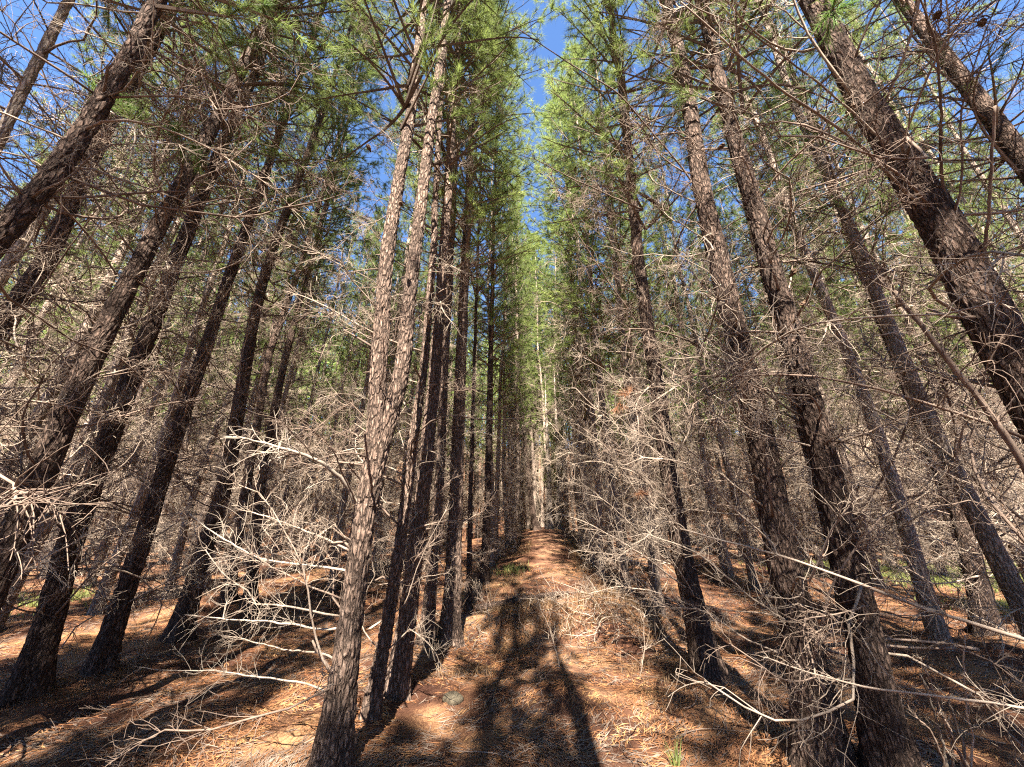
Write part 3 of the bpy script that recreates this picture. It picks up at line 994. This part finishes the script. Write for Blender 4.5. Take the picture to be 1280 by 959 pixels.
# ------------------------------------------------------------------ single dead limbs the photo shows clearly
def limb(tree, pts, rad, twig=0.3, nodes_n=6, per=(2, 4), seed=1, mat=TWIG, sub=3, end=0.45, name='branch', lo=0.15, attach=True):
    """pts: (u, v, depth) along the limb, thick end first."""
    r = np.random.default_rng(seed)
    root = R[tree] if isinstance(tree, str) else tree
    P = np.array([at(*p) for p in pts])
    if isinstance(tree, str) and attach:
        c = STEM[tree]
        j = int(np.argmin(np.linalg.norm(c - P[0], axis=1)))
        tgt = c[j]
        if np.linalg.norm(tgt - P[0]) < 1.4:
            sh = (tgt - P[0]) @ FW
            dirs = P - CAM
            P = P + dirs / (dirs @ FW)[:, None] * sh * np.linspace(1, 0.4, len(P))[:, None]
            P = np.concatenate([[tgt - np.array([0, 0, 0.03])], P])
    s = np.concatenate([[0], np.cumsum(np.linalg.norm(np.diff(P, axis=0), axis=1))])
    ss = np.linspace(0, s[-1], 26)
    p = np.stack([np.interp(ss, s, P[:, c]) for c in range(3)], 1)
    k = np.hanning(7)
    k /= k.sum()
    pad = np.concatenate([np.repeat(p[:1], 3, 0), p, np.repeat(p[-1:], 3, 0)])
    q = np.stack([np.convolve(pad[:, c], k, 'valid') for c in range(3)], 1)
    q[0], q[-1] = p[0], p[-1]
    q += np.cumsum(r.normal(0, 0.0035, q.shape), 0)
    o = np.array(root.location)
    mb = MB()
    mb.tube(q - o, 0.82 * rad * (np.linspace(1.1, end, len(q)) + 0.35 * np.exp(-np.arange(len(q)) / 1.6)) * (1 + 0.06 * r.normal(0, 1, len(q))), 7, True)
    if twig > 0:
        add_twigs(mb, q - o, r, np.sort(r.uniform(lo, 0.97, nodes_n)), per, lambda a: twig * (1.25 - 0.6 * a), max(rad * 0.25, 0.0020), sub)
        add_twigs(mb, q - o, r, [0.985], 3, lambda a: twig * 0.6, max(rad * 0.3, 0.002), 2)
    return obj(name, mb.mesh('branch', [mat]), root)

limb('R5', [(1300, 806, 2.5), (1180, 772, 2.55), (1105, 743, 2.6), (1025, 712, 2.7), (944, 686, 2.8), (852, 660, 2.9)], 0.0135, 0.42, 5, (3, 5), 3, TWIG_NEAR, 3)
limb('R5', [(1300, 884, 2.3), (1215, 872, 2.35), (1139, 862, 2.4), (1051, 850, 2.5), (994, 834, 2.6), (950, 816, 2.7)], 0.010, 0.28, 5, (1, 3), 4, TWIG_NEAR, 2)
limb('R4', [(1222, 812, 4.6), (1172, 803, 4.6), (1112, 796, 4.6), (1036, 802, 4.5), (944, 815, 4.4)], 0.018, 0.35, 4, (1, 3), 5, TWIG_DARK, 2)
limb('R4', [(1236, 716, 6.0), (1186, 730, 5.6), (1119, 728, 5.2), (1050, 722, 5.0)], 0.018, 0.6, 5, (2, 4), 6, TWIG_NEAR, 3)
limb('R5', [(1300, 618, 2.3), (1243, 521, 2.35), (1186, 437, 2.4), (1125, 357, 2.5)], 0.021, 0.35, 5, (1, 3), 7, TWIG_DARK, 3, 0.72)
limb('R5', [(1180, 250, 2.75), (1172, 165, 2.6), (1170, 90, 2.5), (1142, -12, 2.4)], 0.0125, 0.3, 4, (1, 2), 8, TWIG_DARK, 2)
limb('R5', [(1230, 345, 2.6), (1238, 270, 2.5), (1243, 134, 2.4)], 0.012, 0.25, 3, (1, 2), 9, TWIG_DARK, 2, 0.7)
limb('R5', [(1140, 250, 2.9), (1085, 188, 2.7), (1018, 141, 2.55), (974, 114, 2.45), (914, 67, 2.4), (848, 4, 2.35)], 0.0125, 0.4, 8, (2, 4), 10, TWIG_NEAR, 3)
limb('R5', [(1060, 130, 2.9), (1001, 81, 2.75), (944, 44, 2.65), (900, 24, 2.6), (857, 3, 2.55)], 0.010, 0.38, 7, (2, 4), 11, TWIG_NEAR, 3)
limb('R5', [(1105, 30, 2.9), (1172, 20, 2.6), (1226, 24, 2.6), (1295, 32, 2.6)], 0.008, 0.25, 4, (1, 2), 41, TWIG_NEAR, 2)
limb('R2', [(862, 220, 4.2), (773, 114, 3.9), (699, 70, 3.8), (640, 28, 3.7)], 0.012, 0.5, 6, (2, 4), 12, TWIG_DARK, 3)
limb('R1', [(800, 262, 5.4), (783, 255, 5.2), (716, 225, 5.0), (662, 198, 4.9)], 0.013, 0.55, 6, (2, 4), 13, TWIG_DARK, 3)
limb('R1', [(812, 420, 5.2), (760, 350, 5.0), (715, 280, 4.9), (690, 215, 4.9)], 0.013, 0.5, 6, (2, 3), 14, TWIG_DARK, 3)
limb('C1', [(449, 634, 2.85), (428, 600, 2.8), (415, 588, 2.78), (392, 570, 2.75), (340, 558, 2.7), (298, 546, 2.7)], 0.022, 0.36, 6, (2, 4), 15, TWIG_PALE, 3, 0.35)
limb('C1', [(402, 858, 2.85), (353, 849, 2.95), (285, 840, 3.1), (230, 838, 3.2), (168, 834, 3.3)], 0.0075, 0.28, 6, (1, 3), 16, TWIG_PALE, 2)
limb('C1', [(400, 788, 2.85), (353, 777, 2.95), (289, 770, 3.1), (235, 763, 3.3)], 0.009, 0.45, 6, (2, 4), 17, TWIG_PALE, 3)
limb('C1', [(410, 713, 2.85), (322, 703, 3.0), (275, 673, 3.1), (235, 642, 3.2)], 0.010, 0.5, 7, (2, 4), 18, TWIG_PALE, 3)
limb('C1', [(420, 680, 2.9), (370, 660, 3.2), (320, 640, 3.5), (270, 632, 3.7)], 0.009, 0.5, 7, (2, 4), 28, TWIG_NEAR, 3)
limb('C1', [(405, 815, 2.85), (360, 812, 3.1), (310, 800, 3.4), (262, 795, 3.6)], 0.008, 0.4, 6, (2, 4), 29, TWIG_NEAR, 3)
limb('C1', [(464, 622, 2.75), (463, 585, 2.7), (456, 540, 2.65)], 0.013, 0.0, 0, seed=19, mat=TWIG_DARK, end=0.7)
limb('C1', [(447, 632, 2.75), (432, 590, 2.7), (418, 560, 2.65)], 0.011, 0.2, 2, (1, 2), 20, TWIG_DARK, 1)
limb('C3', [(452, 792, 3.0), (504, 760, 3.2), (527, 689, 3.3), (556, 636, 3.4)], 0.009, 0.25, 4, (1, 2), 21, TWIG_NEAR, 2)
limb('C4', [(463, 732, 3.3), (520, 726, 3.3), (560, 722, 3.2)], 0.008, 0.35, 4, (2, 3), 22, TWIG_NEAR, 2)
limb('R1', [(868, 742, 4.9), (800, 690, 4.6), (740, 655, 4.4), (700, 640, 4.3)], 0.013, 0.6, 8, (3, 4), 23, TWIG_NEAR, 3)
limb('R1', [(850, 640, 5.0), (790, 590, 4.6), (745, 575, 4.4), (715, 580, 4.3)], 0.013, 0.6, 8, (3, 4), 24, TWIG_NEAR, 3)
limb('R2', [(985, 700, 3.2), (920, 640, 3.1), (860, 580, 3.1), (800, 575, 3.1)], 0.011, 0.45, 8, (3, 4), 25, TWIG_NEAR, 3)
limb('R2', [(1000, 790, 3.1), (930, 740, 3.1), (870, 690, 3.1), (810, 670, 3.2)], 0.011, 0.45, 8, (3, 4), 26, TWIG_NEAR, 3)
limb('R2', [(1005, 830, 3.0), (940, 800, 3.2), (880, 760, 3.4), (820, 755, 3.6)], 0.009, 0.42, 7, (3, 4), 27, TWIG_NEAR, 3)
limb('R1', [(870, 770, 5.0), (820, 740, 4.9), (770, 735, 4.8), (735, 745, 4.7)], 0.011, 0.5, 7, (3, 4), 30, TWIG_NEAR, 3)
limb('R3', [(1020, 560, 3.1), (960, 545, 3.0), (900, 520, 2.9), (840, 470, 2.9)], 0.009, 0.38, 7, (2, 4), 31, TWIG_NEAR, 3)
limb('H1', [(130, 135, 4.0), (170, 160, 3.6), (150, 230, 3.4), (110, 300, 3.3)], 0.010, 0.4, 6, (2, 3), 32, TWIG_PALE, 3)
limb('H3', [(95, 100, 4.2), (70, 60, 4.0), (45, 30, 3.9), (20, -10, 3.8)], 0.012, 0.5, 5, (2, 3), 33, TWIG_DARK, 3)
limb('H3', [(0, 440, 3.6), (40, 380, 3.5), (75, 330, 3.4), (120, 270, 3.3)], 0.014, 0.4, 5, (2, 3), 34, TWIG_DARK, 3)

limb('R1', [(868, 700, 4.9), (800, 668, 4.6), (750, 620, 4.5), (708, 612, 4.4)], 0.012, 0.55, 8, (3, 4), 150, TWIG_NEAR, 3)
limb('R1', [(856, 670, 5.0), (800, 625, 4.7), (760, 560, 4.5), (722, 530, 4.4)], 0.012, 0.55, 8, (3, 4), 151, TWIG_NEAR, 3)
limb('R10', [(815, 680, 8.0), (780, 640, 7.8), (745, 615, 7.7), (712, 600, 7.6)], 0.012, 0.55, 8, (3, 4), 152, TWIG_NEAR, 3)
limb('R10', [(820, 710, 8.0), (790, 700, 7.8), (755, 690, 7.6), (722, 688, 7.4)], 0.012, 0.55, 8, (3, 4), 153, TWIG_NEAR, 3)
limb('R2', [(965, 640, 3.2), (910, 600, 3.2), (850, 555, 3.2), (790, 540, 3.3)], 0.012, 0.55, 8, (3, 4), 154, TWIG_NEAR, 3)
limb('R1', [(832, 560, 5.1), (790, 500, 4.8), (755, 455, 4.6), (725, 440, 4.5)], 0.012, 0.55, 8, (3, 4), 155, TWIG_NEAR, 3)
limb('H8', [(318, 700, 9.0), (350, 670, 8.6), (385, 655, 8.4), (410, 650, 8.2)], 0.012, 0.55, 8, (3, 4), 156, TWIG_NEAR, 3)
limb('H6', [(240, 740, 6.4), (280, 700, 6.2), (330, 690, 6.0), (370, 700, 5.9)], 0.012, 0.55, 8, (3, 4), 157, TWIG_NEAR, 3)
limb('H6', [(262, 670, 6.4), (310, 640, 6.2), (350, 600, 6.0), (390, 590, 5.9)], 0.012, 0.55, 8, (3, 4), 158, TWIG_NEAR, 3)
limb('H5', [(150, 760, 5.0), (200, 730, 5.0), (250, 700, 5.0), (300, 695, 5.1)], 0.012, 0.55, 8, (3, 4), 159, TWIG_NEAR, 3)
# fresh green shoots and a brown dead spray on near stems
def spray(tree, u, v, depth, n, size, mat, seed, k=26, ln=0.13, w=0.004, name='needle_shoot'):
    r = np.random.default_rng(seed)
    root = R[tree]
    c = at(u, v, depth) - np.array(root.location)
    mb = MB()
    P, D = [], []
    for _ in range(n):
        d = unit(r.normal(0, 1, 3) + np.array([0, 0, 0.4]))
        e = c + d * size * r.uniform(0.4, 1.0)
        mb.tube(np.array([c, (c + e) / 2 + r.normal(0, 0.02, 3), e]), [0.005, 0.004, 0.003], 3, False, 0)
        for f in (0.6, 0.8, 1.0):
            P.append(c + (e - c) * f)
            D.append(d)
    vv, ff = tufts(np.array(P), np.array(D), r, k, ln, w, 0.55)
    mb.add(vv, ff, 1)
    return obj(name, mb.mesh('needle_shoot', [LIVE_WOOD, mat], False), root)

spray('H1', 130, 125, 3.6, 7, 0.26, SHOOT, 1)
spray('H1', 165, 150, 3.6, 5, 0.24, NEEDLE, 2)
spray('H1', 222, 175, 3.9, 6, 0.22, SHOOT, 3)
spray('H1', 248, 196, 4.0, 4, 0.14, SHOOT, 4)
spray('H3', 300, 50, 4.6, 7, 0.35, SHOOT, 5)
spray('H4', 328, 8, 4.4, 5, 0.22, SHOOT, 6)
spray('R5', 1040, 12, 3.0, 6, 0.24, SHOOT, 7)
spray('R1', 786, 492, 4.6, 3, 0.16, NEEDLE_BROWN, 8, name='dead_needle_spray')
spray('R1', 774, 505, 4.6, 2, 0.12, NEEDLE_BROWN, 9, name='dead_needle_spray')
spray('R1', 800, 616, 4.6, 2, 0.10, NEEDLE_BROWN, 10, name='dead_needle_spray')

# pine cones on the near stems
def cone_mesh():
    mb = MB()
    z = np.linspace(0, 0.10, 9)
    rr = 0.032 * np.array([0.35, 0.8, 1.0, 0.95, 0.85, 0.72, 0.55, 0.36, 0.08])
    v, f = tube(np.stack([0 * z, 0 * z, z], 1), rr, 10)
    a = np.arctan2(v[:, 1], v[:, 0])
    v[:, :2] *= (1 + 0.22 * np.sign(np.sin(a * 5 + v[:, 2] * 160)))[:, None]
    mb.add(v, f)
    return mb.mesh('pine_cone', [CONE], False)
CM = cone_mesh()
for tr, u, v, dp in [('R5', 1172, 22, 2.6), ('R5', 1226, 26, 2.6), ('R5', 1070, 130, 3.2), ('R2', 995, 336, 3.4), ('R2', 1010, 378, 3.4), ('R3', 906, 180, 4.4), ('C1', 459, 180, 4.2), ('C1', 502, 256, 3.8), ('H4', 247, 200, 4.6), ('H4', 255, 212, 4.7), ('H5', 300, 170, 5.2), ('H5', 323, 200, 5.6), ('R1', 822, 148, 6.2), ('H3', 212, 45, 4.6)]:
    o = obj('pine_cone', CM, R[tr])
    p = at(u, v, dp) - np.array(R[tr].location)
    o.location = p
    o.rotation_euler = (random.uniform(1.2, 2.4), 0, random.uniform(0, 6))
    o.scale = (0.7, 0.7, 0.85)

# ------------------------------------------------------------------ pieces on the ground
def root_at(name, p, label, cat, group=None):
    o = bpy.data.objects.new(name, None)
    COL.objects.link(o)
    o.location = p
    o['label'] = label
    o['category'] = cat
    if group:
        o['group'] = group
    return o

def log(name, a, b, rad, label, seed, sink=0.3, mat=BARK_FAR):
    r = np.random.default_rng(seed)
    A, B = np.array(a, float), np.array(b, float)
    k = 22
    t = np.linspace(0, 1, k)[:, None]
    p = A + (B - A) * t
    p[:, 2] = [float(ground_h(q[0], q[1], False)) for q in p]
    p[:, 2] = np.convolve(np.pad(p[:, 2], 5, mode='edge'), np.ones(11) / 11, 'valid') + rad * (1 - sink)
    p[:, :2] += np.cumsum(r.normal(0, 0.008, (k, 2)), 0)
    A[2] = 0.0
    v, f = tube(p - A, rad * np.linspace(1.05, 0.8, k) * (1 + 0.05 * r.normal(0, 1, k)), 18)
    v[:, 2] += 0.012 * vnoise(v[:, 0] * 20, v[:, 1] * 20, v[:, 2] * 20, k=seed)
    o = obj(name, mesh_from(name, v, f, mat), None, A, label=label, category='log')
    return o

g1, g2 = on_ground(590, 774), on_ground(722, 776)
log('fallen_log', (g1[0] - 0.05, 8.62, 0), (g2[0] + 0.1, 8.72, 0), 0.06, 'weathered log lying across the trail as a step', 3, -0.5, BARK)

# lichen stone
p = on_ground(566, 876)
r_ = np.random.default_rng(4)
th, ph = np.meshgrid(np.linspace(0, math.pi, 14), np.arange(20) * 2 * math.pi / 20, indexing='ij')
sv = np.stack([np.sin(th) * np.cos(ph) * 0.10, np.sin(th) * np.sin(ph) * 0.08, np.cos(th) * 0.055], -1).reshape(-1, 3)
sv *= (1 + 0.25 * vnoise(sv[:, 0] * 14, sv[:, 1] * 14, sv[:, 2] * 14, k=2))[:, None]
i = (np.arange(13)[:, None] * 20 + np.arange(20)[None]).ravel()
j = (np.arange(13)[:, None] * 20 + (np.arange(20)[None] + 1) % 20).ravel()
sf = np.concatenate([np.stack([i, j + 20, j], 1), np.stack([i, i + 20, j + 20], 1)])
obj('stone', mesh_from('stone', sv, sf, STONE), None, p + np.array([0, 0, 0.012]), label='small lichen covered stone on the litter left of the trail', category='stone')

# broken dead sapling, lower right corner
pb = on_ground(1190, 968)
sap = root_at('dead_sapling', pb, 'splintered pale dead sapling clump beside the furrowed trunk in the lower right', 'sapling')
R['sap'] = sap
dpt = float((pb - CAM) @ FW)
for n_, (pts, rad, mt) in enumerate([
        ([(1186, 964), (1176, 925), (1162, 880), (1152, 846)], 0.011, TWIG_PALE),
        ([(1180, 966), (1164, 915), (1144, 898)], 0.010, TWIG_DARK),
        ([(1192, 964), (1178, 905), (1168, 872), (1150, 825)], 0.008, TWIG),
        ([(1206, 962), (1206, 935), (1192, 905), (1187, 880)], 0.012, TWIG_PALE),
        ([(1214, 960), (1218, 920), (1210, 880), (1206, 830), (1208, 800)], 0.007, TWIG),
        ([(1212, 962), (1196, 922), (1188, 905)], 0.014, TWIG_DARK)]):
    limb(sap, [(u, v, dpt - 0.02 * n_) for u, v in pts], rad, 0.16, 3, (1, 2), seed=60 + n_, mat=mt, sub=1, end=0.6, name='stem')

# thin upright dead saplings beside the mound
for n_, (u, v, u2, v2, lab) in enumerate([(800, 845, 806, 770, 'thin bare dead sapling standing on the mound right of the trail'), (700, 835, 668, 742, 'leaning bare stick beside the log step'), (612, 770, 596, 738, 'short forked dead sapling at the foot of the slim trail pine')]):
    pb = on_ground(u, v)
    t_ = root_at('dead_sapling', pb, lab, 'sapling')
    dp = float((pb - CAM) @ FW)
    limb(t_, [(u, v + 3, dp), ((u + u2) / 2 + 3, (v + v2) / 2, dp), (u2, v2, dp)], 0.009, 0.28, 5, (2, 3), 80 + n_, TWIG, 2, name='stem')

# fallen twigs lying on the litter
def fallen_twig(seed):
    r = np.random.default_rng(seed)
    mb = MB()
    L = r.uniform(0.35, 0.8)
    p = curve_path([0, 0, 0.012], [1, 0, 0.02], L, 8, r, [0, 0, 0], 4.0)
    p[:, 2] = 0.012 + np.abs(p[:, 2]) * 0.3
    mb.tube(p, np.linspace(0.005, 0.0022, 8), 5)
    for _ in range(3):
        i = int(r.integers(2, 6))
        q = curve_path(p[i], [0.7, r.choice([-1, 1]) * 0.7, 0.15], L * r.uniform(0.2, 0.45), 5, r, [0, 0, -0.3], 1.2)
        mb.tube(q, np.linspace(0.004, 0.002, 5), 3, False)
    return mb
FT = [fallen_twig(900 + i).mesh('fallen_twig', [TWIG_DARK]) for i in range(6)]
spots = [(590, 905), (640, 915), (735, 895), (800, 910), (855, 890), (930, 870), (320, 905), (270, 880), (300, 940), (150, 890), (210, 925), (560, 945), (670, 860), (620, 830), (760, 860), (1240, 900), (1260, 935), (960, 925), (90, 920), (380, 935), (700, 800), (655, 812), (590, 820), (840, 930), (780, 940), (1150, 830), (1255, 850), (190, 800)]
for n_, (u, v) in enumerate(spots):
    p = on_ground(u, v)
    o = obj('fallen_twig', FT[n_ % 6], None, p + np.array([0, 0, 0.012]), label='thin dry twig lying on the brown needle litter', category='twig', group='twigs scattered on the needle litter')
    e = 0.25
    gxs = float(ground_h(p[0] + e, p[1], False) - ground_h(p[0] - e, p[1], False)) / (2 * e)
    gys = float(ground_h(p[0], p[1] + e, False) - ground_h(p[0], p[1] - e, False)) / (2 * e)
    nrm = Vector((-gxs, -gys, 1)).normalized()
    o.rotation_euler = (Vector((0, 0, 1)).rotation_difference(nrm) @ Matrix.Rotation(random.uniform(0, 6.28), 3, 'Z').to_quaternion()).to_euler()

# brushwood heaped on the bank and mound
mb = MB()
rr = np.random.default_rng(91)
for _ in range(620):
    if rr.uniform() < 0.6:
        x, y = trail_x(8) + rr.normal(0, 1.1), rr.normal(7.9, 0.55)
    else:
        x, y = rr.normal(1.9, 0.55), rr.normal(7.4, 0.7)
    z = float(ground_h(x, y, False)) + rr.uniform(0.0, 0.10)
    a = rr.uniform(0, 6.28)
    L = rr.uniform(0.2, 0.8)
    p = curve_path([x, y, z], [math.cos(a), math.sin(a), rr.normal(0.05, 0.25)], L, 7, rr, [0, 0, -0.4], 4.0)
    p[:, 2] = np.maximum(p[:, 2], ground_h(p[:, 0], p[:, 1], False) + 0.004)
    w_ = rr.uniform(0.0025, 0.007)
    mb.tube(p, np.linspace(w_, w_ * 0.5, 7), 4, False, int(rr.uniform() < 0.5))
obj('brushwood', mb.mesh('brushwood', [TWIG, TWIG_DARK]), kind='stuff', label='loose dead brushwood heaped on the bank beside the log step', category='brushwood')

# needle litter: single fallen needles laid in loose drifts
def litter():
    r = np.random.default_rng(5)
    n = 165000
    yy = 2.3 + 11.0 * r.uniform(0, 1, n) ** 1.7
    xx = r.uniform(-1, 1, n) * (1.6 + yy * 1.25) + 0.1
    clump = vnoise(xx * 2.2, yy * 2.2, k=31) + 0.6 * vnoise(xx * 6, yy * 6, k=33)
    keep = r.uniform(-0.95, 0.8, n) < clump
    xx, yy, clump = xx[keep], yy[keep], clump[keep]
    n = len(xx)
    ang = 2.2 * vnoise(xx * 1.1, yy * 1.1, k=35) + r.normal(0, 0.75, n)
    L = r.uniform(0.07, 0.17, n) * (0.8 + 0.05 * yy)
    d = np.stack([np.cos(ang), np.sin(ang)], 1)
    bow = r.normal(0, 0.16, n)
    sd = np.stack([-d[:, 1], d[:, 0]], 1)
    w = (0.0016 + 0.00055 * yy)[:, None] * r.uniform(0.7, 1.3, (n, 1))
    lift = 0.006 + 0.02 * np.clip(clump, 0, 1) * r.uniform(0, 1, n)
    def P(c, zadd):
        return np.concatenate([c, (ground_h(c[:, 0], c[:, 1]) + zadd)[:, None]], 1)
    c0 = np.stack([xx, yy], 1)
    a = c0 - d * L[:, None] / 2
    b = c0 + d * L[:, None] / 2
    m = c0 + sd * (bow * L)[:, None]
    up = r.uniform(0, 0.035, n) * (r.uniform(0, 1, n) < 0.35)
    v = np.stack([P(a, 0.003 + 0 * lift), P(m - sd * w, lift), P(m + sd * w, lift + 0.002), P(b, 0.003 + up)], 1).reshape(-1, 3)
    q = np.arange(n)[:, None] * 4
    f = np.concatenate([q + np.array([[0, 1, 2]]), q + np.array([[1, 3, 2]])])
    old = (r.uniform(-1, 1, n) * 0.9 < vnoise(xx * 1.6, yy * 1.6, k=41) - 0.15).astype(np.int32)
    return mesh_from('pine_needle_litter', v, f, [LITTER, OLD], np.concatenate([old, old]), False)
obj('pine_needle_litter', litter(), kind='stuff', label='loose fallen orange brown pine needles covering the ground', category='needle litter')

def grass(spots, label, seed):
    r = np.random.default_rng(seed)
    V = []
    for (u, v, sx, sy, n) in spots:
        c = on_ground(u, v)
        x = c[0] + r.normal(0, sx, n)
        y = c[1] + r.normal(0, sy, n)
        z = ground_h(x, y, True) - 0.01
        keep = vnoise(x * 1.3, y * 1.3, k=51) > -0.35
        x, y, z = x[keep], y[keep], z[keep]
        m = len(x)
        a = r.uniform(0, 6.28, m)
        h = r.uniform(0.06, 0.2, m)
        w = 0.006 + 0.0006 * y
        p = np.stack([x, y, z], 1)
        s = np.stack([np.cos(a), np.sin(a), 0 * a], 1) * w[:, None]
        tip = p + np.stack([r.normal(0, 0.05, m), r.normal(0, 0.05, m), h], 1)
        V.append(np.stack([p - s, p + s, tip], 1).reshape(-1, 3))
    v = np.concatenate(V)
    return obj('grass', mesh_from('grass', v, np.arange(len(v)).reshape(-1, 3), GRASS, None, False), kind='stuff', label=label, category='grass')
def dry_grass():
    r = np.random.default_rng(8)
    n = 15000
    pick = r.uniform(0, 1, n)
    y = np.where(pick < 0.6, r.normal(7.7, 0.55, n), r.uniform(4.5, 20, n))
    side = np.where(r.uniform(0, 1, n) < 0.5, -1, 1)
    x = np.where(pick < 0.6, trail_x(y) + r.normal(0.1, 1.1, n), trail_x(y) + side * (0.75 + np.abs(r.normal(0, 0.45, n))))
    keep = (vnoise(x * 2.3, y * 2.3, k=61) > -0.1) & (np.abs(x - trail_x(y)) > np.where(np.abs(y - 7.9) < 0.9, 0.0, 0.45))
    x, y = x[keep], y[keep]
    n = len(x)
    z = ground_h(x, y) - 0.01
    a = r.uniform(0, 6.28, n)
    h = r.uniform(0.04, 0.17, n)
    w = 0.0025 + 0.0005 * y
    p = np.stack([x, y, z], 1)
    sdir = np.stack([np.cos(a), np.sin(a), 0 * a], 1) * w[:, None]
    tip = p + np.stack([r.normal(0, 0.07, n), r.normal(-0.03, 0.07, n), h], 1)
    v = np.stack([p - sdir, p + sdir, tip], 1).reshape(-1, 3)
    return obj('dry_grass', mesh_from('dry_grass', v, np.arange(len(v)).reshape(-1, 3), DRY, None, False), kind='stuff', label='tufts of dead tan grass on the bank and trail edges', category='dry grass')
dry_grass()
grass([(1150, 716, 2.0, 1.6, 24000), (1270, 735, 0.8, 1.0, 5000), (1275, 765, 0.5, 0.4, 2500), (1100, 712, 0.8, 0.8, 4000), (1210, 708, 1.2, 1.0, 5000)], 'bright green grass patch in the sun beyond the right hand pines', 1)
grass([(25, 757, 0.8, 0.7, 2600)], 'yellow green grass strip behind the dark trunks at the left edge', 2)
grass([(640, 714, 0.2, 0.3, 260)], 'small tuft of green grass at the left edge of the sunny trail', 3)
grass([(850, 957, 0.03, 0.02, 70)], 'tiny green seedling tuft on the litter at the bottom edge', 4)
